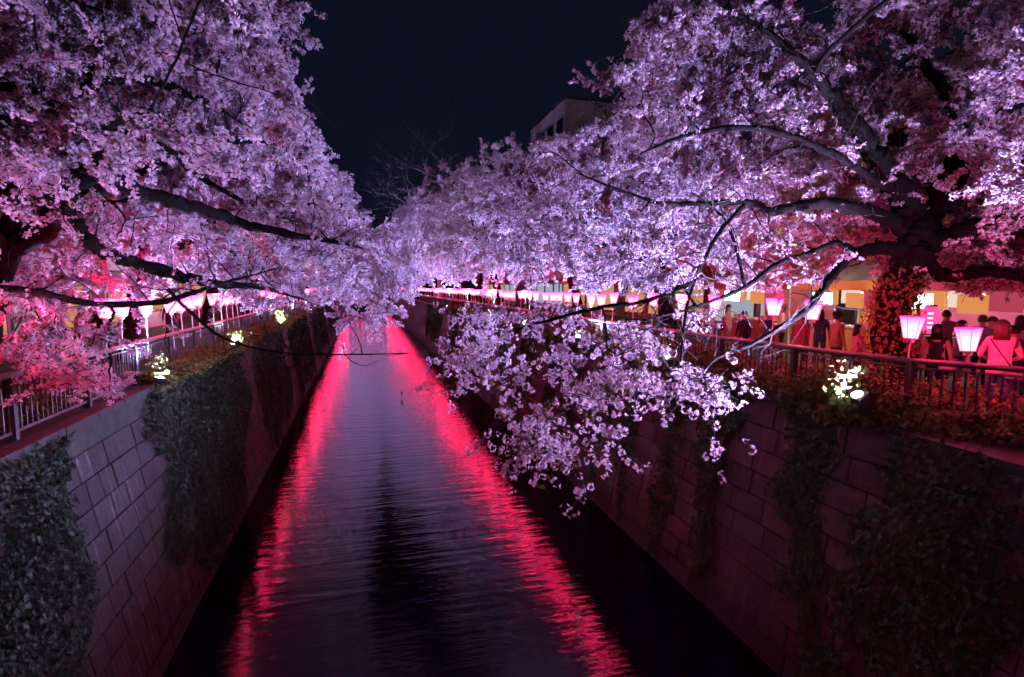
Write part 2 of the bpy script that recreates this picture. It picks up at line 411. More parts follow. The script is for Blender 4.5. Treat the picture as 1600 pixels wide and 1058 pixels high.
def vnoise(x, y, s):
    """cheap smooth value noise"""
    g = np.random.default_rng(s); T = g.random((64, 64))
    xi = np.floor(x).astype(int); yi = np.floor(y).astype(int); fx = x - xi; fy = y - yi
    fx = fx*fx*(3-2*fx); fy = fy*fy*(3-2*fy)
    a = T[xi % 64, yi % 64]; b = T[(xi+1) % 64, yi % 64]; c = T[xi % 64, (yi+1) % 64]; d = T[(xi+1) % 64, (yi+1) % 64]
    return (a*(1-fx)+b*fx)*(1-fy)+(c*(1-fx)+d*fx)*fy
def ivy(W, pat, label, m, seed, size, dens):
    (a0, a1), (b0, b1), dep, th = pat; g = np.random.default_rng(seed)
    area = (max(a1, b1) - min(a0, b0)) * W['L'] * dep; n = int(area * dens * 1.5)
    Y = g.uniform(min(a0, b0) - .3, max(a1, b1) + .3, n); t = g.random(n) * (dep + .02)
    amp = min(1.0, .5*(a1 - a0)); wob = (vnoise(Y*0 + 3, t*6, seed) - .5)*amp + (vnoise(Y*0 + 3, t*19, seed + 6) - .5)*.4*amp; wob2 = (vnoise(Y*0 + 9, t*6, seed + 1) - .5)*amp + (vnoise(Y*0 + 9, t*19, seed + 7) - .5)*.4*amp
    e0 = a0 + (b0 - a0) * t + wob; e1 = a1 + (b1 - a1) * t + wob2
    bot = dep + .03 - .34 * vnoise(Y * 2.6, Y * 0, seed + 2)**1.5
    edge = np.minimum(np.minimum(Y - e0, e1 - Y) / .25, (bot - t) / .08)
    thin = vnoise(Y * 1.7, t * 8, seed + 5)
    k = (edge + g.normal(size=n) * .35 > 0) & (g.random(n) < .55 + .6 * thin); Y, t, edge = Y[k], t[k], edge[k]; n = len(Y)
    bulge = vnoise(Y * 1.1, t * 3.5, seed + 3) ** 1.3 + .5 * vnoise(Y * 3.0, t * 12, seed + 4)
    h = th * np.clip(edge * .6, .15, 1) * bulge * (1 - .35 * t) * (.35 + .65 * g.random(n) ** .5) + .03
    P = W['top'] + W['dn'] * (t * W['L'])[:, None] + np.array([0, 1.0, 0]) * Y[:, None] + W['out'] * h[:, None]
    P[:, 2] += np.where(t < .08, g.random(n) * .12, 0)
    nr = W['out'] * 1.0 + np.array([0, 0, .45]) + g.normal(size=(n, 3)) * .42
    near = (a0 + a1) / 2 < 14
    V, F = (LEAF_V, LEAF_F) if near else (LEAF4_V, LEAF4_F)
    org = np.array([P[:, 0].mean(), (a0 + a1) / 2, .1])
    v, f = scatter(P - org, frame_rot(nr, g, False), size * g.choice([.5, .75, 1.0, 1.35], n)*g.uniform(.8, 1.2, n), V, F)
    o = link('ivy', mesh('ivy', v, f, m)); o.location = org
    tag(o, label, 'ivy', 'ivy hanging on the canal walls'); return o
IVL = ['dense dark ivy over the wall at the lower left corner', 'wide bulging curtain of grey green ivy beside the bare stone panel',
       'ivy curtain beyond the first narrow strip of bare wall', 'ivy curtain beyond the second narrow strip of bare wall',
       'far ivy patch on the left canal wall', 'farthest ivy patch on the left canal wall']
for i, p in enumerate(IVY_L):
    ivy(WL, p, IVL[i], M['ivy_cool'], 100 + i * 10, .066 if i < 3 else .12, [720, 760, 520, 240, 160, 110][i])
for i, p in enumerate(IVY_R):
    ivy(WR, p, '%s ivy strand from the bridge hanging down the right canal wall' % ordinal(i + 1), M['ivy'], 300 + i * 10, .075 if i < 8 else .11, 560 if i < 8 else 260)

# ---- shrubs
def shrub_mesh(name, m, seed, rx, ry, rz, n, size):
    g = np.random.default_rng(seed); d = g.normal(size=(n, 3)); d /= np.linalg.norm(d, axis=1)[:, None]
    lump = 1 + .35 * np.sin(d[:, 0] * 5 + seed) * np.cos(d[:, 1] * 6) + .2 * np.sin(d[:, 2] * 9 + d[:, 1] * 4)
    r = (.45 + .55 * g.random(n) ** .5) * lump
    P = d * r[:, None] * np.array([rx, ry, rz]); P[:, 2] = np.abs(P[:, 2]) * .9 + np.where(P[:, 2] < 0, -.05, .1) * rz
    nr = d + np.array([0, 0, .5]) + g.normal(size=(n, 3)) * .5
    v, f = scatter(P, frame_rot(nr, g), size * g.uniform(.6, 1.25, n), LEAF_V, LEAF_F)
    return mesh(name, v, f, m)
SH = [shrub_mesh('leaves', M['shrub'], 5 + k, .42, .62, .55, 1500, .062) for k in range(4)]
stemM = MB(); 
for k in range(6):
    a = k * 1.05; stemM.tube([(0, 0, -.05), (.1*math.cos(a), .14*math.sin(a), .2), (.25*math.cos(a), .36*math.sin(a), .45)], [.014, .01, .005], 4)
stem_me = mesh('stem', stemM.v, stemM.f, M['twig'])
SHW = [shrub_mesh('leaves', M['lantern_lit_leaf'], 15 + k, .42, .62, .55, 1300, .062) for k in range(3)]
def shrub(loc, k, s, label, group):
    r = empty('shrub', loc, rnd.uniform(-.4, .4)); tag(r, label, 'shrub', group); r.scale = s
    tag(link('leaves', SHW[k % 3] if 'right railing' in group else SH[k % 4], r), kind='stuff'); link('stem', stem_me, r); return r
Y = 4.3; i = 0
while Y < 46:
    i += 1; st = .85 if Y < 16 else 1.6
    x = min(RT + .10, railX(Y) - .18)
    if Y < 7: x = railX(Y) - .5
    shrub((x, Y, .12), i, (1.0, 1.15 * st, rnd.uniform(.75, 1.15)), '%s shrub from the bridge along the top of the right wall, outside the railing' % ordinal(i), 'shrubs along the top of the right wall')
    Y += st
Y = 5.0; i = 0
while Y < 30:
    i += 1
    shrub((railX(Y) + .65 + rnd.uniform(-.1, .15), Y, .1), i + 1, (1.0, 1.25, rnd.uniform(.9, 1.3)), '%s low shrub from the bridge in the bed behind the right railing' % ordinal(i), 'shrubs behind the right railing')
    Y += 1.15
for i, Y in enumerate([13.6, 14.5, 15.4, 16.4, 17.5, 19.3, 20.5, 22.6, 24.5, 27, 30, 33, 37, 41]):
    shrub((-4.12, Y, .15), i, (.95, 1.1, rnd.uniform(.6, .95)), '%s clipped shrub from the bridge over the left coping above the ivy' % ordinal(i + 1), 'shrubs on the left coping')
for i, Y in enumerate([8.2, 9.6, 10.9, 12.6, 14.2, 16, 18, 20.5]):
    shrub((-5.3, Y, .06), i, (1.1, 1.2, rnd.uniform(.7, 1.1)), '%s dark shrub from the bridge in the bed behind the left railing' % ordinal(i + 1), 'shrubs behind the left railing')

# ---- railings
def railing(side, label, y0, y1, xf, zb, zt, sp, mrail, mbal):
    root = empty('railing', (xf(y0), y0, zb)); tag(root, label, 'railing'); ox = np.array([xf(y0), y0, zb])
    ys = [y0 + k * .8 for k in range(int((y1 - y0) / .8) + 1)]
    if side > 0: ys = [y for y in ys if y < 30] + [30, 60, 120, 200]
    else: ys = [y0, 30, 60, 120, 200]
    pt = lambda y, z: np.array([xf(y), y, z]) - ox
    MB().tube([pt(y, zt) for y in ys], .045, 10).build('handrail', mrail, root, smooth=True)
    MB().tube([pt(y, zb + .10) for y in ys], .022, 6).build('bottom_rail', mrail, root, smooth=True)
    MB().tube([pt(y, zt - .10) for y in ys], .016, 6).build('middle_rail', mrail, root, smooth=True)
    pm = mesh('post', MB().box(-.055, .055, -.04, .04, 0, zt - zb - .02).v, MB().box(0,1,0,1,0,1).f, M['post'])
    k = 0; Y = y0 + .4
    while Y < 60:
        link('post', pm, root, pt(Y, zb)); Y += 2.0
    bmb = MB().box(-.009, .009, -.012, .012, .10, zt - zb - .10); bme = mesh('baluster', bmb.v, bmb.f, mbal)
    Y = y0 + .1; n = 0; rest = MB()
    while Y < 75:
        if abs((Y - y0 - .4) % 2.0) > .07:
            if n < 290: link('baluster', bme, root, pt(Y, zb)); n += 1
            else:
                q = pt(Y, zb); rest.box(q[0]-.012, q[0]+.012, q[1]-.016, q[1]+.016, q[2]+.1, q[2] + zt - zb - .1)
        Y += sp
    tag(rest.build('balusters_beyond', mbal, root), kind='stuff')
    return root
railing(-1, 'pale metal railing with upright bars on the left bank coping', 4.0, 200, lambda y: -4.42, .203, 1.05, .125, M['rail_pale'], M['rail_pale'])
railing(1, 'dark red brown pipe railing with thin bars along the right bank', 4.0, 200, railX, .12, 1.05, .115, M['rail'], M['post'])

# ---- festival lanterns on the railings
def lantern_parts():
    n = 6; rb, rt, h = .086, .158, .33
    sh = MB(); 
    for r_, z in ((rb, 0), (rt, h)):
        for i in range(n):
            a = 2*math.pi*i/n; sh.v.append((r_*math.cos(a), r_*math.sin(a), z))
    sh.f = [(i, (i+1) % n, n + (i+1) % n, n + i) for i in range(n)] + [tuple(range(n))[::-1]]
    rim = MB()
    for i in range(n):
        a = 2*math.pi*i/n; b = 2*math.pi*(i+1)/n
        p0 = np.array([(rt+.012)*math.cos(a), (rt+.012)*math.sin(a), h]); p1 = np.array([(rt+.012)*math.cos(b), (rt+.012)*math.sin(b), h])
        rim.tube([p0, p1], .010, 4)
    ribs = MB()
    for i in range(n):
        a = 2*math.pi*i/n
        ribs.tube([((rb+.004)*math.cos(a), (rb+.004)*math.sin(a), 0), ((rt+.006)*math.cos(a), (rt+.006)*math.sin(a), h)], .0055, 4)
    cap = MB().lathe([(.05, -.07), (.06, -.02), (rb+.012, -.012), (rb+.014, .004)], 10)
    return [mesh('paper_shade', sh.v, sh.f, M['lantern']), mesh('top_rim', rim.v, rim.f, M['white_paint']), mesh('frame_ribs', ribs.v, ribs.f, M['white_paint']), mesh('base_cap', cap.v, cap.f, M['white_paint'])]
LP = lantern_parts()
pole_me = mesh('pole', MB().tube([(0, 0, -.9), (0, 0, -.06)], .014, 6).v, MB().tube([(0, 0, -.9), (0, 0, -.06)], .014, 6).f, M['white_paint'])
def lantern(p, label, group, full=True, s=1.0):
    r = empty('festival_lantern', p, rnd.uniform(0, 1)); tag(r, label, 'lantern', group); r.scale = (s, s, s)
    link('paper_shade', LP[0], r)
    if full:
        link('top_rim', LP[1], r); link('frame_ribs', LP[2], r); link('base_cap', LP[3], r); link('pole', pole_me, r)
    r.rotation_euler = (rnd.uniform(-.05, .05), rnd.uniform(-.05, .05), rnd.uniform(0, 1)); return r
YL = [5.2, 5.9, 6.6, 7.3, 9.5, 11.3, 11.95]; y = 13.2
while y < 184: YL.append(y + rnd.uniform(-.1, .1)); y += (1.5 if int(y*.7) % 3 == 0 else .82) if y < 60 else 2.6
YR = [3.2, 3.9, 4.6, 5.85, 6.45, 8.1, 9.0, 10.75, 12.0, 13.4, 14.5]; y = 15.8
while y < 184: YR.append(y + rnd.uniform(-.1, .1)); y += (1.5 if int(y*.7) % 3 == 0 else .82) if y < 60 else 2.6
for i, y in enumerate(YL):
    lantern((-4.42, y, 1.62 + rnd.uniform(-.05, .05)), '%s glowing pink lantern from the bridge on the left railing' % ordinal(i + 1), 'pink lanterns on the left railing', y < 70)
for i, y in enumerate(YR):
    z = 1.26 if i < 4 else 1.40 if i == 4 else 1.62 + rnd.uniform(-.05, .05)
    lantern((railX(y) + .05, y, z), '%s glowing pink lantern from the bridge on the right railing' % ordinal(i + 1), 'pink lanterns on the right railing', y < 70)

# ---- floodlights that light the blossom from the canal edge
fl_body = MB().box(-.15, .15, -.06, .06, -.10, .10); fl_yoke = MB().box(-.175, -.16, -.02, .02, -.16, .02).box(.16, .175, -.02, .02, -.16, .02).box(-.175, .175, -.02, .02, -.175, -.16)
fb = mesh('housing', fl_body.v, fl_body.f, M['housing']); fy = mesh('yoke', fl_yoke.v, fl_yoke.f, M['housing'])
lens = mesh('lens', [(  .095*math.cos(k*.5236), -.063, .075*math.sin(k*.5236)) for k in range(12)], [tuple(range(12))], M['flood'])
def flood(p, aim, label, watts, c, lit=True):
    r = empty('floodlight', p); tag(r, label, 'floodlight', 'floodlights at the canal edge')
    d = Vector(aim).normalized(); r.rotation_euler = d.to_track_quat('-Y', 'Z').to_euler()
    link('housing', fb, r); link('lens', lens, r); link('yoke', fy, r)
    ld = bpy.data.lights.new('flood_beam', 'SPOT'); ld.energy = watts; ld.color = c; ld.spot_size = R(142); ld.spot_blend = .45; ld.shadow_soft_size = .10
    lo = bpy.data.objects.new('flood_beam', ld); col.objects.link(lo); lo.parent = r; lo.location = (0, -.12, 0); lo.rotation_euler = (R(-90), 0, 0)
    return r
COOL = (.37, .42, 1.0); VIO = (.52, .46, 1.0); WHT = (.66, .76, 1.0)
FL = [(12.4, COOL, .8), (19.0, WHT, .9), (29.5, WHT, 1.1)] + [(38 + 9 * k, COOL if k % 2 else VIO, 1.8) for k in range(16)]
FR = [(6.45, VIO, 2.1), (11.8, COOL, 1.7), (17.6, VIO, 1.5), (24.0, COOL, 1.7)] + [(31 + 8.5 * k, VIO if k % 2 else COOL, 2.0) for k in range(18)]
for i, (y, c, k) in enumerate(FL):
    flood((-4.0, y, .30), (.22, .10, 1.0), '%s white floodlight from the bridge on the left canal edge' % ordinal(i + 1), FLOOD_W * k, c)
for i, (y, c, k) in enumerate(FR):
    flood((7.25, y, .52 if i == 0 else .42), (-.85 if i < 2 else -.55, -.50 if i == 2 else .08, 1.0), '%s white floodlight from the bridge on the right canal edge' % ordinal(i + 1), FLOOD_W * k, c)
for k, (x_, y_, z_, s_, nm) in enumerate([(7.45, 6.75, .10, 1.25, 'glowing shrub around the floodlight nearest the bridge on the right'), (7.35, 12.2, .1, 1.0, 'glowing shrub around the second floodlight on the right'),
                                (-4.15, 12.8, .1, .8, 'glowing shrub behind the floodlight at the end of the left railing'), (-4.05, 19.4, .1, 1.1, 'glowing green shrub around the second floodlight on the left'), (-4.05, 30.0, .1, 1.2, 'yellow green glowing shrub on the far left wall')]):
    shrub((x_, y_, z_), k, (s_, s_, s_*1.2), nm, 'shrubs lit by floodlights')
# two more stand beside the bridge and light the nearest trees
flood((-4.0, 3.2, .30), (.1, .25, 1.0), 'floodlight on the left canal edge just outside the view', FLOOD_W * .45, VIO)
flood((7.9, 1.8, .45), (-.15, .2, 1.0), 'floodlight on the right canal edge just outside the view', FLOOD_W * .5, VIO)
# ------------------------------------------------------------------ cherry trees
def flower(g, c, d, r, quad):
    """five-petal cup at c facing d"""
    z = d / np.linalg.norm(d); h = g.normal(size=3); x = np.cross(h, z); x /= np.linalg.norm(x); y = np.cross(z, x)
    v, f = [], []
    if quad:
        for k in range(5):
            a = 2*math.pi*k/5 + g.uniform(-.1, .1); cup = g.uniform(.15, .5)
            da = math.cos(a)*x + math.sin(a)*y; dl = math.cos(a-.52)*x + math.sin(a-.52)*y; dr = math.cos(a+.52)*x + math.sin(a+.52)*y
            n = len(v); v += [c, c + dl*r*.78 + z*r*cup*.8, c + da*r*1.05 + z*r*cup, c + dr*r*.78 + z*r*cup*.8]; f += [(n, n+1, n+2), (n, n+2, n+3)]
    else:
        a = g.uniform(0, 6.28); da = math.cos(a)*x + math.sin(a)*y; db = -math.sin(a)*x + math.cos(a)*y; cu = z*r*.5
        v = [c - da*r + cu, c - db*r, c + da*r + cu, c + db*r]; f = [(0, 1, 2), (0, 2, 3)]
    return v, f
def cluster_template(seed, nf, rad, fr, quad=True):
    g = np.random.default_rng(seed); v, f, mi = [], [], []
    for k in range(nf):
        d = g.normal(size=3) + np.array([0, 0, -.35]); d /= np.linalg.norm(d)
        c = d * rad * g.uniform(.7, 1.1); a, b = flower(g, c, d + g.normal(size=3) * .35, fr * g.uniform(.85, 1.15), quad)
        n = len(v); v += a; f += [tuple(i + n for i in q) for q in b]; mi += [0] * len(b)
        if quad:   # calyx behind the flower
            n = len(v); s = np.cross(d, [0, 0, 1.0]); s = s / (np.linalg.norm(s) + 1e-6) * .004
            v += [c - d*.002 + s, c - d*.002 - s, np.zeros(3)]; f.append((n, n+1, n+2)); mi.append(1)
    return np.array(v), np.array(f), np.array(mi)
def leaf_template(seed):
    g = np.random.default_rng(seed); d = g.normal(size=(6, 3)); v, f = scatter(d * .018, frame_rot(d, g), np.full(6, .05), LEAF4_V, LEAF4_F)
    return v, f, np.full(len(f), 2)
TPL = [cluster_template(40 + k, nf, .036, .0215) for k, nf in enumerate((8, 7, 6, 4))] + [leaf_template(3)]
LODT = [cluster_template(60 + k, 7, .038, .025, False) for k in range(4)]
def sprig_template(seed, nc, leaf):
    g = np.random.default_rng(seed); vv, ff, mm, off = [], [], [], 0
    tw = np.array([(-.12, 0, 0), (-.03, .006*g.normal(), .006*g.normal()), (.05, .012*g.normal(), .012*g.normal()), (.12, 0, .0)])
    v, f = tube_arrays(tw, np.array([.0056, .005, .0042, .003]), 3); f = np.concatenate([f[:, [0, 1, 2]], f[:, [0, 2, 3]]]); vv.append(v); ff.append(f); mm.append(np.full(len(f), 1)); off = len(v)
    for k in range(nc):
        c = np.array([g.uniform(-.12, .13), 0, 0]); d = g.normal(size=3); d[0] *= .4; d /= np.linalg.norm(d); c = c + d*.03
        a, b, m_ = cluster_template(seed*50 + k, int(g.integers(6, 10)), .028, .0168, False); vv.append(a + c); ff.append(b + off); mm.append(m_); off += len(a)
    for k in range(leaf):
        a, b, m_ = leaf_template(seed + k); a = a + np.array([g.uniform(-.1, .12), 0, 0]); vv.append(a); ff.append(b + off); mm.append(m_); off += len(a)
    return np.concatenate(vv), np.concatenate(ff), np.concatenate(mm)
SPR = [sprig_template(200 + k, nc, lf) for k, (nc, lf) in enumerate(((8, 0), (8, 0), (7, 0), (6, 1), (4, 1)))]
def blossom_nodes():
    ng = bpy.data.node_groups.new('blossom_scatter', 'GeometryNodeTree')
    ng.interface.new_socket('Geometry', in_out='INPUT', socket_type='NodeSocketGeometry'); ng.interface.new_socket('Geometry', in_out='OUTPUT', socket_type='NodeSocketGeometry')
    N, L = ng.nodes, ng.links; gi = N.new('NodeGroupInput'); go = N.new('NodeGroupOutput')
    def named(nm, ty):
        a = N.new('GeometryNodeInputNamedAttribute'); a.data_type = ty; a.inputs['Name'].default_value = nm; return a.outputs['Attribute']
    tid = named('tid', 'INT')
    def sep(k):
        c = N.new('FunctionNodeCompare'); c.data_type = 'INT'; c.operation = 'EQUAL'
        ai = [s for s in c.inputs if s.type == 'INT']; L.new(tid, ai[0]); ai[1].default_value = k
        s = N.new('GeometryNodeSeparateGeometry'); s.domain = 'POINT'; L.new(gi.outputs[0], s.inputs[0]); L.new(c.outputs[0], s.inputs['Selection']); return s.outputs[0]
    j = N.new('GeometryNodeJoinGeometry')
    for k in range(len(TPL), 0, -1):
        q = N.new('GeometryNodeGeometryToInstance'); L.new(sep(k), q.inputs[0]); L.new(q.outputs[0], j.inputs[0])
    ip = N.new('GeometryNodeInstanceOnPoints'); L.new(sep(0), ip.inputs['Points']); L.new(j.outputs[0], ip.inputs['Instance'])
    ip.inputs['Pick Instance'].default_value = True; L.new(named('pick', 'INT'), ip.inputs['Instance Index'])
    e = N.new('FunctionNodeEulerToRotation'); L.new(named('rot', 'FLOAT_VECTOR'), e.inputs[0]); L.new(e.outputs[0], ip.inputs['Rotation'])
    L.new(named('scl', 'FLOAT'), ip.inputs['Scale']); L.new(ip.outputs[0], go.inputs[0]); return ng
NG = blossom_nodes()
def crown_instanced(P, g, root, origin, smul=1.0, tpl=None, rot_=None, name='crown'):
    TP = tpl or TPL; n = len(P); tv = [t[0] for t in TP]
    V = np.concatenate([P - origin] + tv); F = []; mi = []; off = n
    for t in TP: F.append(t[1] + off); mi.append(t[2]); off += len(t[0])
    me = mesh(name, V, np.concatenate(F), [M['petal'], M['calyx'] if tpl is None else M['twig'], M['young_leaf']], np.concatenate(mi))
    tid = np.zeros(len(V), np.int32); off = n
    for k, t in enumerate(TP): tid[off:off + len(t[0])] = k + 1; off += len(t[0])
    pick = np.zeros(len(V), np.int32); pick[:n] = g.choice(len(TP), n, p=[.26, .25, .23, .18, .08])
    rot = np.zeros((len(V), 3), np.float32); rot[:n] = g.uniform(-1, 1, (n, 3))*np.array([.9, .9, 3.14]) if rot_ is None else rot_
    scl = np.ones(len(V), np.float32); scl[:n] = g.uniform(.75, 1.25, n)*smul
    for nm, ty, arr, key in (('tid', 'INT', tid, 'value'), ('pick', 'INT', pick, 'value'), ('scl', 'FLOAT', scl, 'value'), ('rot', 'FLOAT_VECTOR', rot.ravel(), 'vector')):
        a = me.attributes.new(nm, ty, 'POINT'); a.data.foreach_set(key, arr)
    o = link(name, me, root); tag(o, kind='stuff'); md = o.modifiers.new('blossom', 'NODES'); md.node_group = NG
    return o
def along(T_, g):
    """euler angles that turn +x into the twig direction with a random roll"""
    x = T_/(np.linalg.norm(T_, axis=1)[:, None] + 1e-9); h = g.normal(size=x.shape); y = np.cross(h, x); y /= np.linalg.norm(y, axis=1)[:, None]; z = np.cross(x, y)
    return np.stack([np.arctan2(y[:, 2], z[:, 2]), np.arcsin(np.clip(-x[:, 2], -1, 1)), np.arctan2(x[:, 1], x[:, 0])], 1)
def crown_mesh(P, g, origin, smul):
    vv, ff, off = [], [], 0; pk = g.integers(0, len(LODT), len(P))
    for k, t in enumerate(LODT):
        Q = P[pk == k]; v, f = scatter(Q - origin, rand_rot(len(Q), g), smul * g.uniform(.7, 1.3, len(Q)), t[0], t[1]); vv.append(v); ff.append(f + off); off += len(v)
    return mesh('crown', np.concatenate(vv), np.concatenate(ff), [M['petal'], M['young_leaf']], (np.random.default_rng(5).random(off//28 + 1).repeat(14)[:sum(map(len, ff))] < .045).astype(int))
def inside(poly, x, y):
    c = False; n = len(poly)
    for i in range(n):
        x0, y0 = poly[i]; x1, y1 = poly[(i + 1) % n]
        if (y0 > y) != (y1 > y) and x < (x1 - x0) * (y - y0) / (y1 - y0) + x0: c = not c
    return c
SKYGAP = [(412, -3000), (418, 0), (440, 70), (458, 150), (500, 215), (555, 280), (600, 318), (640, 330), (700, 300), (745, 255), (800, 228), (850, 215), (945, 195), (985, 150), (960, 125), (985, 60), (1045, -10), (1055, -3000)]
CLEAR = [(-900, 690), (0, 690), (120, 660), (235, 610), (250, 540), (330, 500), (450, 476), (520, 490), (600, 500), (650, 474), (690, 456), (800, 450), (1050, 452), (1180, 448), (1260, 455), (1330, 445), (1385, 430), (1440, 436), (1490, 455), (1700, 462), (2500, 462), (2500, 3000), (-900, 3000)]
def inside_v(poly, x, y):
    c = np.zeros(len(x), bool); n = len(poly)
    for i in range(n):
        x0, y0 = poly[i]; x1, y1 = poly[(i + 1) % n]
        if y0 == y1: continue
        c ^= ((y0 > y) != (y1 > y)) & (x < (x1 - x0)*(y - y0)/(y1 - y0) + x0)
    return c
def allowed_v(P, mind=5.5, wob=0.0):
    v = P - CAM; d = v @ _fw; dd = np.where(d < .3, .3, d); x = 800 + FPX*(v @ _rt)/dd; y = 529 - FPX*(v @ _up)/dd; nr = np.linalg.norm(v, axis=1)
    if wob:
        x = x + wob*(vnoise(P[:, 0]*1.6 + 50, P[:, 2]*1.6 + P[:, 1], 77) - .5) + wob*.5*(vnoise(P[:, 0]*5 + 50, P[:, 2]*5 + P[:, 1], 78) - .5); y = y + wob*(vnoise(P[:, 1]*1.6 + 50, P[:, 2]*1.6, 79) - .5)
    ok = ~inside_v(SKYGAP, x, y) & ~inside_v(CLEAR, x, y) & ~((nr < mind) & (x > -200) & (x < 1800) & (y > -200) & (y < 1250))
    return np.where(d < .3, nr > 3.0, ok)
def allowed(p, mind=5.5): return bool(allowed_v(np.asarray(p)[None], mind)[0])
def behind(a): return lambda p: allowed(p, a)
def curve(P, n):
    """smooth polyline through control points (x, y, z, radius)"""
    P = np.asarray(P, float); out = []
    Q = np.vstack([2*P[0]-P[1], P, 2*P[-1]-P[-2]])
    for i in range(1, len(Q) - 2):
        for t in np.linspace(0, 1, n, endpoint=False):
            a, b, c, d = Q[i-1], Q[i], Q[i+1], Q[i+2]
            out.append(.5*((2*b) + (c-a)*t + (2*a-5*b+4*c-d)*t*t + (-a+3*b-3*c+d)*t**3))
    out.append(P[-1]); return np.array(out)
def generic_limbs(base, side, g, reach=1.0, h=3.0, rt=.24):
    """trunk + limbs; side = +1 when the canal lies towards +x"""
    b = np.asarray(base, float); lean = np.array([side*.55, g.uniform(-.3, .3), 0])
    c = b + np.array([0, 0, h]) + lean
    trunk = [(*b - np.array([0, 0, .15]), rt*1.35), (*(b + np.array([0, 0, .4]) + lean*.05), rt*1.02), (*(b + np.array([0, 0, h*.55]) + lean*.45), rt*.9), (*c, rt*.92)]
    limbs = []
    for az, el, ln, r in ((0, .42, 5.2, .15), (.75, .5, 4.8, .13), (-.8, .48, 4.9, .13), (1.7, .55, 4.2, .12), (-1.75, .6, 4.3, .12), (3.0, .6, 4.0, .12), (.3, 1.15, 4.6, .13), (-2.4, 1.1, 4.0, .10)):
        az += g.uniform(-.25, .25); ln *= reach*g.uniform(.85, 1.1)
        d = np.array([math.cos(az)*side*math.cos(el), math.sin(az)*math.cos(el), math.sin(el)])
        P = [(*(c - np.array([0, 0, .2])), r)]; p = c.copy()
        for k in range(1, 6):
            d2 = d + g.normal(size=3)*.16 + np.array([0, 0, .12 - .10*k]); p = p + d2/np.linalg.norm(d2)*ln/5; P.append((*p, r*(1-.16*k)))
        limbs.append(P)
    return trunk, limbs
def envelope(base, side, g, n, test, sc=1.0, cx=1.0, rc=5.3, rb=4.6, ra=4.9, top=4.7, bot=3.4, zc=5.3):
    out = []; b = np.asarray(base, float); tries = 0
    while len(out) < n and tries < n*40:
        tries += 1
        d = g.normal(size=3); d /= np.linalg.norm(d); r = (.30 + .70*g.random()**.55)*sc
        x = d[0]*(rc if d[0] > 0 else rb)*r; y = d[1]*ra*r; z = zc*sc + d[2]*(top if d[2] > 0 else bot)*r
        u = math.hypot(x, y)/(5*sc)
        z -= .9*u*u*(1 if d[0] > 0 else .4)
        lump = math.sin(x*1.3+b[1])*math.sin(y*1.5+b[0])*math.sin(z*1.7)
        if lump < -.08 and g.random() < .9: continue
        if z < (2.45 if x > .8 else 2.95): continue
        p = b + np.array([side*(cx + x), y, z])
        if test is None or test(p): out.append(p)
    return np.array(out)
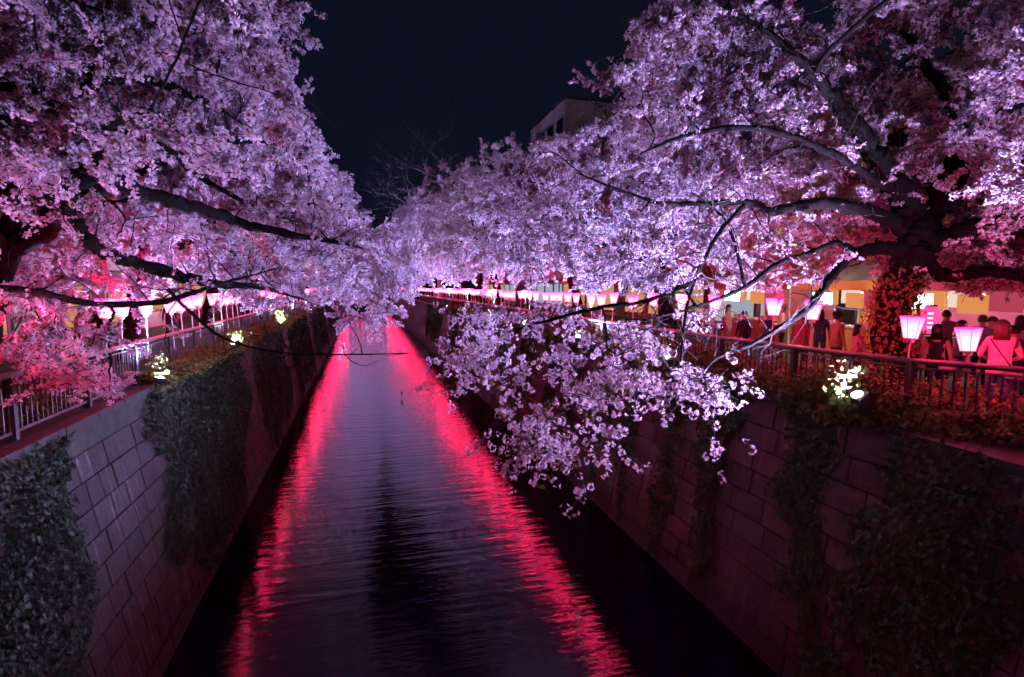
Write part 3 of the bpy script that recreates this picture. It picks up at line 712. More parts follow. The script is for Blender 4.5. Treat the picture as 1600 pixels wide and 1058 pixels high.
def grow(trunk, limbs, targets, g, per=52, twigmul=1.0, nb=34, base=None, side=1, hang=0.0, detail=True):
    """boughs and twigs from the limbs to every target; returns tubes and blossom points"""
    wood, fine, P, SP, ST = Tubes(), Tubes(), [], [], []
    nodes = []
    for L_ in limbs: nodes.append(curve(L_, 6)[2:])
    nodes = np.concatenate(nodes); T = np.asarray(targets)
    # boughs to widely spread targets
    if nb and len(T) > nb:
        idx = [int(g.integers(len(T)))]; dm = np.linalg.norm(T - T[idx[0]], axis=1)
        for _ in range(nb - 1):
            k = int(dm.argmax()); idx.append(k); dm = np.minimum(dm, np.linalg.norm(T - T[k], axis=1))
        for k in idx:
            d = np.linalg.norm(nodes[:, :3] - T[k], axis=1); a = nodes[int(d.argmin())]; ln = d.min()
            if ln < .4: continue
            p = a[:3]; mid = (p + T[k])/2 + np.array([0, 0, .10*ln]) + g.normal(size=3)*.10*ln
            r0 = min(a[3]*.7, .012 + .011*ln)
            C = curve([(*p, r0), (*(p*.72 + mid*.28 + g.normal(size=3)*.06*ln), r0*.85), (*mid, r0*.66), (*(mid*.45 + T[k]*.55 + g.normal(size=3)*.08*ln), r0*.45), (*T[k], r0*.22)], 5); C[1:, :3] += g.normal(size=(len(C) - 1, 3))*.35*r0
            wood.add(C[:, :3], C[:, 3], 6 if detail else 4); nodes = np.vstack([nodes, C[3:]])
    for t in T:
        d = np.linalg.norm(nodes[:, :3] - t, axis=1); a = nodes[int(d.argmin())]; ln = float(d.min()); p = a[:3]
        v = t - p
        if ln < .55:
            q = g.normal(size=3) + (p - CAM)/np.linalg.norm(p - CAM)*1.2; v = q/np.linalg.norm(q)*.7; v[2] = abs(v[2])*.5; ln = .7
        e = p + v*1.15; mid = p + v*.55 + np.array([0, 0, .10*ln]) + g.normal(size=3)*.06*ln; e = e + np.array([0, 0, -.12*ln - hang*ln])
        r0 = min(a[3]*.6, .006 + .006*ln)
        C = curve([(*p, r0), (*mid, r0*.7), (*(p + v*.85 + g.normal(size=3)*.04*ln), r0*.5), (*e, .002)], 3)
        fine.add(C[:, :3], np.maximum(C[:, 3], .0032)*1.35*twigmul, 4 if detail else 3)
        segs = [C[max(0, len(C) - 1 - int(len(C)*min(.95, 1.0/ln))):, :3]]
        for k in range(4 if detail else 3):
            s = C[int(g.integers(len(C)//3, len(C)))][:3]; dv = v/ln*.5 + g.normal(size=3)*.75; dv[2] = dv[2]*.7 - .1; dv /= np.linalg.norm(dv); l2 = g.uniform(.25, .6)
            S = np.array([s, s + dv*l2*.5 + g.normal(size=3)*.03, s + dv*l2 + np.array([0, 0, -.05 - hang*.2])])
            if detail: fine.add(S, np.array([.006, .0045, .003])*twigmul, 3)
            segs.append(S)
        lens_ = [np.linalg.norm(np.diff(s, axis=0), axis=1).sum() for s in segs]; tot = sum(lens_)
        for s, l_ in zip(segs, lens_):
            m = max(1, int(l_/.084)); u = g.random(m)*(len(s) - 1); i = np.minimum(u.astype(int), len(s) - 2); f = (u - i)[:, None]
            SP.append(s[i]*(1 - f) + s[i + 1]*f + g.normal(size=(m, 3))*.035); ST.append(s[i + 1] - s[i] + g.normal(size=(m, 3))*.25*np.linalg.norm(s[i + 1] - s[i], axis=1)[:, None])
            m = max(2, int(per*l_/tot)); u = g.random(m)*(len(s) - 1); i = np.minimum(u.astype(int), len(s) - 2); f = (u - i)[:, None]
            P.append(s[i]*(1 - f) + s[i + 1]*f + g.normal(size=(m, 3))*np.array([.05, .05, .05]) + np.array([0, 0, -.02]))
    grow.sprigs = (np.concatenate(SP), np.concatenate(ST))
    return wood, fine, np.concatenate(P)
def limb_twigs(limbs, g, fine):
    SP, ST = [], []
    for L_ in limbs:
        C = curve(L_, 8); step = np.linalg.norm(np.diff(C[:, :3], axis=0), axis=1).cumsum(); tot = step[-1]
        for k in range(int(tot/.26)):
            c = C[min(len(C) - 1, int(np.searchsorted(step, tot*(.12 + .88*g.random()))))]; d = g.normal(size=3); d[2] += .25; d /= np.linalg.norm(d); ln = g.uniform(.35, 1.2)
            W = [c[:3]]; dd = d.copy()
            for j in range(5): dd = dd + g.normal(size=3)*.28; dd /= np.linalg.norm(dd); W.append(W[-1] + dd*ln/5)
            W = np.array(W); fine.add(W, np.linspace(.011, .003, 6), 4)
            for j in range(3):
                a = W[int(g.integers(1, 6))]; e = dd*.5 + g.normal(size=3)*.6; e = e/np.linalg.norm(e)*g.uniform(.15, .45); fine.add([a, a + e*.5 + g.normal(size=3)*.02, a + e], [.005, .004, .0025], 3)
                if g.random() < .6 and e @ (a - CAM) > 0: SP.append(a + e*.8); ST.append(e)
            if g.random() < .75 and (W[4] - W[0]) @ (c[:3] - CAM) > 0:
                for j in (3, 4, 5): SP.append(W[j]); ST.append(W[j] - W[j-1])
    return np.array(SP), np.array(ST)
def gnarl(t, r_=None): t.v[0] = t.v[0] + rng.normal(size=t.v[0].shape)*(.016 if r_ is None else r_[:, None]*.09)
def put_wood(root, trunk, limbs, wood, fine, origin):
    tr = Tubes(); C = curve(trunk, 5); C[:, 3] *= 1 + .10*np.sin(np.arange(len(C))*2.3); tr.add(C[:, :3], C[:, 3], 14); gnarl(tr); tr.build('trunk', M['bark'], root, origin)
    for L_ in limbs:
        q = Tubes(); C = curve(L_, 9); C[:, 3] *= 1 + .09*np.sin(np.arange(len(C))*1.1 + L_[0][0]); C[1:, :3] += rng.normal(size=(len(C) - 1, 3))*C[1:, 3:]*.16; q.add(C[:, :3], C[:, 3], 9); gnarl(q, C[:, 3].repeat(9)); q.build('limb', M['bark'], root, origin)
    o = wood.build('boughs', M['bark'], root, origin)
    if o: tag(o, kind='stuff')
    o = fine.build('twigs', M['twig'], root, origin)
    if o: tag(o, kind='stuff')
COUNT = []
def merge(a, b): a.f += [q + a.n for q in b.f]; a.v += b.v; a.n += b.n
def near_tree(base, side, label, seed, targets, trunk, limbs, per=46, smul=1.0, extra=None, sub_hang=None, sprig=None):
    g = np.random.default_rng(seed); base = np.asarray(base, float); root = empty('cherry_tree', base); tag(root, label, 'cherry tree', 'cherry trees along the canal')
    wood, fine, P = grow(trunk, limbs, targets, g, per); S, T_ = grow.sprigs
    a, b = limb_twigs(limbs, g, fine); S = np.concatenate([S, a]); T_ = np.concatenate([T_, b])
    k = allowed_v(S, 3.6, 36); S, T_ = S[k], T_[k]
    if sub_hang is not None:
        w2, f2, P2 = grow(trunk, limbs, sub_hang, g, per=11, nb=16, hang=.32); merge(wood, w2); merge(fine, f2)
    if sprig is not None:
        w3, f3, P3 = grow(trunk, limbs, sprig, g, per=44, nb=8); merge(wood, w3); merge(fine, f3); S = np.concatenate([S, grow.sprigs[0]]); T_ = np.concatenate([T_, grow.sprigs[1]])
    put_wood(root, trunk, limbs, wood, fine, base)
    crown_instanced(S, g, root, base, smul, SPR, along(T_, g)); COUNT.append(len(S))
    if sub_hang is not None: crown_instanced(P2, g, root, base, smul*1.2, name='hanging_blossom')
    return root
def px_limb(pts, wpx):
    """limb from photograph points (x, y, distance) and pixel widths"""
    return [(*at(x, y, d), .5*w_*d/FPX) for (x, y, d), w_ in zip(pts, wpx)]
def region(poly, dep, n, g, bias=None):
    xs = [p[0] for p in poly]; ys = [p[1] for p in poly]; out = []
    while len(out) < n:
        x, y = g.uniform(min(xs), max(xs)), g.uniform(min(ys), max(ys))
        if inside(poly, x, y): out.append(at(x, y, g.uniform(*dep) if not callable(dep) else dep(x, y, g)))
    return np.array(out)

# --- first tree on the left: its trunk stands just outside the frame, limbs reach in
gl = np.random.default_rng(1)
bL0 = (-6.6, 3.9, .05)
cL = np.array([-6.2, 4.2, 3.0])
tL0 = [(-6.6, 3.9, -.1, .36), (-6.55, 3.95, .8, .28), (-6.35, 4.1, 2.0, .26), (*cL, .27)]
lL0 = [[(*cL, .18)] + px_limb([(0, 298, 7.0), (90, 300, 7.0), (155, 268, 7.1), (215, 297, 7.4), (330, 332, 8.0), (400, 355, 8.6), (500, 374, 9.4), (590, 392, 10.4)], [30, 30, 28, 24, 18, 14, 8, 1.5]),
       px_limb([(85, 300, 7.0), (118, 345, 7.1), (150, 388, 7.2), (190, 404, 7.4), (280, 430, 7.9), (335, 444, 8.3), (410, 450, 9.0), (480, 470, 9.8)], [20, 18, 18, 20, 17, 13, 7, 1.5]),
       [(*(cL + (0, 0, .3)), .14)] + px_limb([(0, 135, 7.5), (65, 155, 7.6), (150, 190, 7.9), (262, 235, 8.3), (305, 272, 8.6), (400, 325, 9.2), (480, 352, 10)], [16, 14, 12, 11, 9, 6, 1.5]),
       [(*(cL + (0, 0, .3)), .15)] + px_limb([(20, 190, 8.4), (110, 150, 8.4), (160, 126, 8.4), (220, 122, 8.6), (300, 150, 8.9), (335, 165, 9.2), (380, 195, 9.6)], [22, 18, 17, 15, 11, 7, 1.5]),
       [(*(cL - (0, 0, .4)), .10)] + px_limb([(0, 452, 6.4), (60, 456, 6.5), (150, 475, 6.8), (260, 470, 7.4), (330, 448, 8.0), (430, 420, 9.0)], [12, 11, 10, 9, 6, 1.5]),
       [(*cL, .12), (-5.6, 3.2, 4.4, .11), (-5.0, 2.6, 5.6, .09), (-4.4, 2.4, 6.8, .06), (-3.8, 2.8, 7.8, .03)],
       [(*cL, .12), (-5.8, 4.9, 4.6, .11), (-5.2, 5.6, 6.0, .09), (-4.7, 6.2, 7.4, .06), (-4.0, 6.6, 8.4, .03)],
       [(*cL, .12), (-7.4, 4.4, 4.4, .10), (-8.6, 4.4, 5.2, .07), (-9.6, 4.8, 5.6, .03)],
       px_limb([(262, 452, 7.5), (300, 490, 7.6), (350, 528, 7.8), (430, 550, 8.0), (540, 554, 8.2), (640, 552, 8.4)], [6, 5, 4, 3, 2.4, 1.2])]
TL0 = np.concatenate([envelope(bL0, 1, gl, 330, behind(9.5), sc=1.0, cx=1.6), region([(-60, 0), (420, 0), (440, 90), (470, 170), (560, 290), (600, 330), (640, 420), (520, 460), (330, 480), (0, 480), (-60, 300)], (9.0, 13.0), 230, gl),
                      region([(-30, 440), (120, 470), (215, 600), (180, 650), (60, 600), (-30, 600)], (6.6, 8.2), 15, gl), region([(330, 20), (430, 0), (455, 150), (380, 110)], (7.0, 8.5), 22, gl)])
near_tree(bL0, 1, 'cherry tree whose thick dark limbs reach in from the left edge', 21, TL0, tL0, lL0, per=54, sprig=np.concatenate([region([(400, -10), (415, 0), (420, 30), (405, 30)], (9, 10), 2, gl), region([(415, 90), (440, 110), (452, 150), (430, 140)], (9, 10), 3, gl), region([(370, 0), (400, 10), (410, 40), (380, 40)], (9, 10), 4, gl), region([(370, 60), (395, 85), (430, 140), (410, 140), (360, 90)], (9, 10), 6, gl), region([(545, 478), (600, 474), (605, 525), (565, 515)], (10, 11.5), 6, gl)]))
# --- further near trees on the left
def row_tree(base, side, label, seed, n, test=allowed, per=50, smul=1.0, h=2.9, sc=1.0, cx=1.0, add=None, reach=None):
    g = np.random.default_rng(seed); t, l = generic_limbs(base, side, g, reach or sc, h); T = envelope(base, side, g, n, test, sc, cx)
    if add is not None: T = np.concatenate([T, add])
    return near_tree(base, side, label, seed + 1, T, t, l, per, smul)
row_tree((-6.1, 10.6, .05), 1, 'second cherry tree on the left bank, behind the first pair of lanterns', 31, 420, sc=.98)
row_tree((-6.3, 17.3, .05), 1, 'third cherry tree on the left bank with upright trunk between street and railing', 33, 430, smul=1.05, add=region([(480, 400), (650, 400), (660, 462), (520, 472)], (13, 19), 60, gl))
row_tree((-6.0, 24.0, .05), 1, 'fourth cherry tree from the bridge on the left bank', 35, 420, per=44, smul=1.15)
# --- first tree on the right: forked dark limbs, ivy on its leaning trunk
gr = np.random.default_rng(2)
bR = at(1405, 600, 10.2); bR = np.array([bR[0], bR[1], .08]); cR = at(1430, 395, 10.0)
tR = [(*(bR - (0, 0, .2)), .40), (*at(1392, 545, 10.2), .31), (*at(1395, 480, 10.15), .29), (*at(1412, 430, 10.05), .30), (*cR, .33)]
cr_ = lambda w_: [(*cR, w_)]
lR = [cr_(.28) + px_limb([(1428, 345, 9.9), (1410, 310, 9.8), (1372, 250, 9.5), (1340, 200, 9.2), (1305, 155, 9.0), (1255, 100, 8.7), (1205, 55, 8.4), (1140, 15, 8.2)], [44, 38, 30, 25, 20, 15, 10, 5]),
      cr_(.20) + px_limb([(1500, 362, 9.8), (1600, 350, 9.5), (1720, 335, 9.2), (1850, 330, 9.2)], [30, 30, 24, 14]),
      cr_(.14) + px_limb([(1475, 430, 9.7), (1540, 424, 9.4), (1620, 436, 9.2), (1740, 440, 9.0)], [20, 17, 16, 10]),
      cr_(.16) + px_limb([(1372, 388, 9.8), (1328, 402, 9.6), (1294, 440, 9.3), (1262, 482, 9.0), (1212, 516, 8.8), (1170, 540, 8.6), (1120, 560, 8.2), (1080, 600, 7.8)], [20, 16, 12, 11, 8, 6, 4, 2]),
      px_limb([(1340, 396, 9.7), (1305, 380, 9.5), (1260, 398, 9.2), (1215, 412, 9.0), (1165, 448, 8.7), (1090, 478, 8.2), (1010, 500, 7.6)], [12, 9, 8, 8, 7, 5, 3]),
      px_limb([(1165, 448, 8.7), (1152, 395, 8.6), (1130, 340, 8.4), (1080, 300, 8.0)], [6, 5, 4, 2]),
      cr_(.18) + px_limb([(1395, 345, 9.8), (1290, 318, 9.2), (1212, 330, 8.8), (1165, 316, 8.6), (1050, 319, 8.0), (985, 303, 7.8), (900, 270, 7.6)], [24, 19, 14, 10, 7, 5, 2]),
      px_limb([(1165, 316, 8.6), (1120, 370, 8.2), (1085, 440, 7.8), (1068, 510, 7.4), (1062, 600, 7.0)], [7, 6, 5, 4, 2]),
      cr_(.20) + px_limb([(1470, 300, 10.2), (1500, 230, 10.6), (1480, 150, 10.8), (1420, 60, 11), (1380, -60, 11)], [30, 24, 18, 12, 6]),
      px_limb([(1480, 330, 10.2), (1540, 200, 10), (1600, 160, 9.6), (1680, 120, 9.4)], [22, 18, 14, 8]),
      px_limb([(1420, 320, 9.9), (1300, 240, 9.0), (1180, 200, 8.4), (1080, 210, 8.0), (1000, 240, 7.8)], [14, 11, 9, 7, 3]),
      px_limb([(1085, 440, 7.8), (1010, 470, 7.4), (940, 480, 7.2), (860, 500, 7.2), (790, 520, 7.5)], [8, 7, 6, 5, 2])]
TR = np.concatenate([envelope(bR, -1, gr, 330, behind(10.5), sc=1.0, cx=1.4),
                     region([(1030, -40), (1640, -40), (1640, 420), (1420, 420), (1380, 430), (1250, 450), (1050, 450), (800, 445), (760, 260), (860, 200), (960, 150)], lambda x, y, g: g.uniform(9.6, 13.0) if x > 1060 else g.uniform(8, 11.5), 300, gr),
                     region([(1450, 370), (1640, 370), (1640, 458), (1500, 452)], (9.4, 12.5), 46, gr),
                     region([(925, 130), (990, 150), (1060, 60), (1000, 20), (940, 60)], (7.5, 9), 16, gr)])
DROOP = [(650, 480), (690, 545), (740, 600), (800, 660), (830, 700), (900, 690), (1000, 690), (1060, 640), (1120, 640), (1090, 590), (1000, 545), (900, 510), (800, 480)]
HANG = np.concatenate([region([(690, 480), (740, 560), (820, 600), (930, 640), (1040, 640), (1010, 560), (1080, 520), (1000, 500), (800, 490)], lambda x, y, g: g.uniform(6.6, 8.6) + (x < 800)*1.8, 56, gr),
                       region(DROOP, lambda x, y, g: g.uniform(6.4, 8.2) + (x < 800)*1.6, 42, gr), region([(800, 680), (990, 690), (1000, 730), (815, 750)], (6.4, 7.4), 14, gr), region([(690, 530), (760, 560), (800, 640), (740, 610)], (8, 9.5), 12, gr),
                       region([(1060, 600), (1140, 620), (1140, 660), (1080, 720), (1060, 660)], (6.2, 7.0), 6, gr)])
near_tree(bR, -1, 'large forked cherry tree with ivy on its leaning trunk behind the right railing', 41, TR, tR, lR, per=52, sub_hang=HANG, sprig=np.concatenate([region([(945, 140), (985, 148), (1000, 170), (960, 158)], (9, 10), 3, gr), region([(975, 95), (1005, 105), (1040, 130), (1005, 120)], (9, 10), 3, gr), region([(990, 55), (1010, 60), (1040, 90), (1015, 85)], (9, 10), 3, gr)]))
row_tree((9.9, .6, .05), -1, 'cherry tree beside the bridge whose boughs fill the upper right corner', 43, 300, reach=.55)
row_tree((9.4, 15.2, .05), -1, 'second cherry tree on the right bank behind the forked one', 45, 430, smul=1.05)
row_tree((9.3, 22.2, .05), -1, 'third cherry tree on the right bank behind the forked one', 47, 430, per=46, smul=1.15)
# --- the rows that run on along both banks: three shapes, copied
protos = []
for k in range(3):
    g = np.random.default_rng(70 + k); t, l = generic_limbs((0, 0, .05), 1, g, 1.0, 2.9)
    T = envelope((0, 0, .05), 1, g, 380, lambda p: p[0] < 5.9 - .62*max(0, p[2] - 4.2), 1.0, 1.4)
    wood, fine, P = grow(t, l, T, g, per=70, detail=False, nb=20)
    root = empty('cherry_tree', (0, 0, 0)); tag(root, 'x', 'cherry tree', 'cherry trees along the canal')
    put_wood(root, t, l, wood, fine, np.zeros(3)); c = link('crown', crown_mesh(P, g, np.zeros(3), 1.22), root); tag(c, kind='stuff'); protos.append([root, False])
def far_tree(x, y, rz, s, label, k):
    r, used = protos[k]; o = r if not used else copy_tree(r); protos[k][1] = True
    o.location = (x, y, 0); o.rotation_euler = (0, 0, rz); o.scale = s; o['label'] = label
y = 30.6; i = 4
while y < 205:
    i += 1; grw = 1.0 + .30*min(1, max(0, y - 34)/25)
    far_tree(-6.0 + rnd.uniform(-.3, .3), y, rnd.uniform(-.35, .35), (grw*rnd.uniform(.95, 1.1), 1.05, grw*rnd.uniform(.92, 1.08)), '%s cherry tree from the bridge in the left bank row' % ordinal(i), i % 3)
    y += 6.4 if y < 110 else 9
y = 28.8; i = 4
while y < 205:
    i += 1; grw = 1.0 + .30*min(1, max(0, y - 34)/25)
    far_tree(9.3 + rnd.uniform(-.3, .3), y, math.pi + rnd.uniform(-.35, .35), (grw*rnd.uniform(.95, 1.1), 1.05, grw*rnd.uniform(.95, 1.1)), '%s cherry tree from the bridge in the right bank row' % ordinal(i), (i + 1) % 3)
    y += 6.4 if y < 110 else 9
# ------------------------------------------------------------------ ivy on the leaning trunk
def trunk_ivy(path, label, n, m, seed):
    g = np.random.default_rng(seed); C = curve(path, 8); i = g.integers(0, len(C), n); c = C[i]
    d = g.normal(size=(n, 3)); d[:, 2] *= .3; d /= np.linalg.norm(d, axis=1)[:, None]
    hfrac = i/len(C); r = c[:, 3]*1.05 + g.random(n)**1.5*(.26 - .2*hfrac)
    P = c[:, :3] + d*r[:, None] + g.normal(size=(n, 3))*.05
    org = np.array(path[0][:3]); v, f = scatter(P - org, frame_rot(d + g.normal(size=(n, 3))*.4, g, False), .075*g.uniform(.6, 1.2, n), LEAF_V, LEAF_F)
    o = link('ivy', mesh('ivy', v, f, m)); o.location = org; tag(o, label, 'ivy', 'ivy hanging on the canal walls'); return o
trunk_ivy(tR[:4], 'leafy ivy climbing the leaning trunk of the forked cherry tree', 2300, M['lantern_lit_leaf'], 9)

# ------------------------------------------------------------------ buildings
FAC = {k: simple('facade_' + k, c, .85, noise=.12, nscale=3, bump=.15) for k, c in dict(cream=(.52, .46, .42), grey=(.33, .33, .36), pink=(.50, .40, .38), white=(.80, .80, .84), brown=(.22, .15, .12), dark=(.12, .12, .14)).items()}
M['frame'] = simple('window_frame', (.10, .10, .11), .5); M['awning'] = simple('awning_cloth', (.45, .10, .10), .8); M['roof_dark'] = simple('roof_sheet', (.08, .08, .09), .7)
def building(xf, side, y0, y1, storeys, sh, wall, label, seed, shop=True, balcony=False, top=None, lit=.15):
    """front faces the canal; side = -1: stands left of the canal"""
    g = random.Random(seed); root = empty('building', (xf, (y0 + y1)/2, 0)); tag(root, label, 'building', 'buildings behind the cherry trees')
    H = storeys*sh + .6; L = (y1 - y0)/2; D = 9.0
    X = lambda a: side*a     # a > 0: into the building
    def box(mb, a0, a1, b0, b1, z0, z1): mb.box(min(X(a0), X(a1)), max(X(a0), X(a1)), b0, b1, z0, z1); return mb
    wl = MB()
    if top is None: box(wl, 0, D, -L, L, 0, H)
    else:
        c = top; prof = [(-L, 0), (L, 0), (L, H), (-L + c, H), (-L, H - c*1.1)]
        a, b = X(0), X(D)
        pts = [(a, p[0], p[1]) for p in prof] + [(b, p[0], p[1]) for p in prof]; n = len(prof)
        wl.poly(pts, [tuple(range(n)), tuple(range(n, 2*n))[::-1]] + [(i, (i+1) % n, n + (i+1) % n, n + i) for i in range(n)])
    wl.build('wall', FAC[wall], root)
    if top is None: box(MB(), -.12, D + .1, -L - .1, L + .1, H + .003, H + .28).build('parapet', M['roof_dark'], root)
    nw = max(2, int((y1 - y0)/2.6)); wd = (y1 - y0)/nw
    for s in range(storeys):
        z = s*sh
        if s == 0 and shop:
            for k in range(nw):
                b = -L + k*wd; f = box(MB(), -.06, .0, b + .15, b + wd - .15, .25, 2.55).build('shop_window', M['frame'], root)
                box(MB(), -.075, -.062, b + .25, b + wd - .25, .4, 2.4).build('pane', M['warm_glass'] if g.random() < .6 else M['cool_glass'], f)
            aw = MB(); a0, a1 = X(-.02), X(-1.1)
            aw.poly([(a0, -L + .1, 3.0), (a0, L - .1, 3.0), (a1, L - .1, 2.65), (a1, -L + .1, 2.65), (a0, -L + .1, 2.95), (a0, L - .1, 2.95), (a1, L - .1, 2.45), (a1, -L + .1, 2.45)],
                    [(0, 1, 2, 3), (7, 6, 5, 4), (3, 2, 6, 7), (0, 3, 7, 4), (2, 1, 5, 6)]).build('awning', M['awning'], root)
            continue
        if balcony:
            box(MB(), -1.0, -.003, -L + .1, L - .1, z - .1, z + .95).build('balcony', FAC[wall], root)
        for k in range(nw):
            b = -L + k*wd; a = -.05
            f = box(MB(), -.07, .0, b + wd*.2, b + wd*.8, z + 1.0, z + 2.3).build('window', M['frame'], root)
            gl_ = M['warm_glass'] if g.random() < lit*.7 else M['cool_glass'] if g.random() < lit*.3 else M['dark_glass']
            box(MB(), -.085, -.072, b + wd*.2 + .07, b + wd*.5 - .03, z + 1.07, z + 2.23).build('pane', gl_, f)
            box(MB(), -.085, -.072, b + wd*.5 + .03, b + wd*.8 - .07, z + 1.07, z + 2.23).build('pane', gl_, f)
    return root
building(18.6, 1, 5.0, 17.0, 3, 2.95, 'pink', 'pinkish apartment block with balcony bands behind the food stall', 1, balcony=True, lit=.0)
building(18.0, 1, 17.8, 25.5, 3, 3.0, 'cream', 'cream shop house next to the balcony block', 2, lit=.15)
building(18.4, 1, 26.2, 36, 4, 3.0, 'brown', 'brown four storey house beyond the cream shop house', 3, lit=.15)
building(18.2, 1, 37, 48, 3, 3.0, 'cream', 'low cream building before the tall pale block', 4, lit=.15)
building(19.0, 1, 50, 61, 6, 3.2, 'white', 'tall pale block rising above the right bank blossom', 5, lit=.0)
building(18.2, 1, 64, 84, 4, 3.0, 'grey', 'grey building beyond the tall pale block', 6, lit=.25)
building(-12.0, -1, 11.0, 20.0, 2, 2.9, 'grey', 'grey shop house across the left street behind the first lanterns', 7, lit=.2)
building(-12.4, -1, 20.8, 30, 3, 2.9, 'pink', 'pale pink house beyond the grey shop house', 8, lit=.25)
building(-12.1, -1, 31, 42, 3, 3.0, 'cream', 'cream building deep along the left street', 9, lit=.25)
building(-12.4, -1, 43, 60, 3, 3.0, 'brown', 'brown building deep along the left street', 10, lit=.25)

# ------------------------------------------------------------------ food stalls
M['tarp'] = simple('stall_tarp', (.72, .70, .72), .6, noise=.06, nscale=4); M['counter'] = simple('counter_wood', (.30, .17, .09), .6, noise=.3, nscale=12)
M['orange_board'] = simple('menu_board_print', (.85, .42, .12), .6); M['lit_board'] = emit('backlit_board', (1.0, .36, .12), .75); M['globe'] = emit('globe_white', (1, .95, .9), 14); M['warm_globe'] = emit('globe_warm', (1, .62, .30), 12); M['glow_pink'] = emit('glowing_pink_cloth', (1, .12, .22), .45); M['glow_white_dim'] = emit('glowing_white_cloth', (1, .72, .62), .9); M['lit_white'] = emit('backlit_white', (.92, .95, 1.0), 7.0); M['pink_cloth'] = simple('stall_cloth_pink', (.70, .16, .30), .8); M['red_paper'] = simple('red_paper', (.65, .03, .03), .7)  # banner cloths emit: light through the cloth is put into the material
def stall(x, y, L, label, cloth, tube=True, roof='tarp'):
    r = empty('food_stall', (x, y, 0)); tag(r, label, 'stall', 'food stalls along the right street')
    for a in (0, 2.0):
        for b in (-L, L): MB().tube([(a, b, 0), (a, b, 2.35)], .03, 8).build('post', M['white_paint'], r)
    rf = MB(); rf.poly([(-.35, -L-.25, 2.36), (-.35, L+.25, 2.36), (1.0, L+.25, 2.86), (1.0, -L-.25, 2.86), (2.35, -L-.25, 2.36), (2.35, L+.25, 2.36)],
                       [(0, 1, 2, 3), (3, 2, 5, 4), (0, 3, 4), (1, 5, 2)]).build('roof', M[roof], r)
    MB().box(-.37, -.352, -L-.25, L+.25, 2.08, 2.36).build('valance', M[cloth], r)
    MB().box(-.15, .45, -L+.06, L-.06, .0, .92).build('counter', M['counter'], r, bevel=.01)
    MB().box(-.17, -.155, -L+.08, L-.08, .1, .86).build('counter_cloth', M[cloth], r)
    MB().box(2.04, 2.07, -L, L, .2, 2.2).build('back_sheet', M[cloth if cloth != 'tarp' else 'awning'], r)
    for k in range(5): gb = MB().lathe([(.02, -.09), (.08, -.05), (.095, 0), (.08, .05), (.02, .09)], 10, (-.22, -L*.8 + k*L*.4, 1.93)).build('added_globe_lamp', M['globe'] if k % 2 else M['warm_globe'], r, smooth=True)  # globes added to give the stall front more glow
    for k in range(4): MB().box(-.36, -.352, -L + .1 + k*L*.5, -L + .06 + (k + 1)*L*.5 - .06, 1.62 + .06*(k % 2), 2.08).build('banner', M[['glow_pink', 'glow_white_dim', 'lit_board', 'glow_pink'][k]], r)  # banners glow by their own material, though they are no lamps
    for k in range(7):
        bx_ = -L*.85 + k*L*.28; MB().box(-.08, .14, bx_ - .1, bx_ + .1, .923, .99 + .05*(k % 3)).build('food_tray', M[['white_paint', 'orange_board', 'pink_cloth'][k % 3]], r, bevel=.01)
    if tube:
        for k in range(2):
            b = -L*.5 + k*L; f = MB().box(.35, .42, b-.5, b+.5, 2.20, 2.26).build('lamp_fitting', M['white_paint'], r); MB().tube([(.385, b-.48, 2.165), (.385, b+.48, 2.165)], .024, 8).build('tube', M['tube'], f)
    MB().box(-.42, -.39, -L*.55, -L*.15, 1.55, 2.0).build('menu_board', M['lit_board'], r, bevel=.004)
    MB().box(-.42, -.39, L*.2, L*.7, 1.62, 2.0).build('menu_board', M['lit_white'], r, bevel=.004)
    return r
stall(14.3, yAt(1500, 14.3), 1.7, 'bright white tent stall behind the two women', 'pink_cloth')
stall(14.6, yAt(1330, 14.6), 1.5, 'food stall with orange cloth behind the man in the tan jacket', 'orange_board')
stall(14.6, yAt(1180, 14.6), 1.8, 'lit stall with red cloth further along the right street', 'awning')
lst = stall(-10.6, yAt(235, -10.6), 1.7, 'white tent stall on the left street beyond the first lanterns', 'tarp'); lst.rotation_euler = (0, 0, math.pi)
lst['group'] = 'food stalls along the left street'

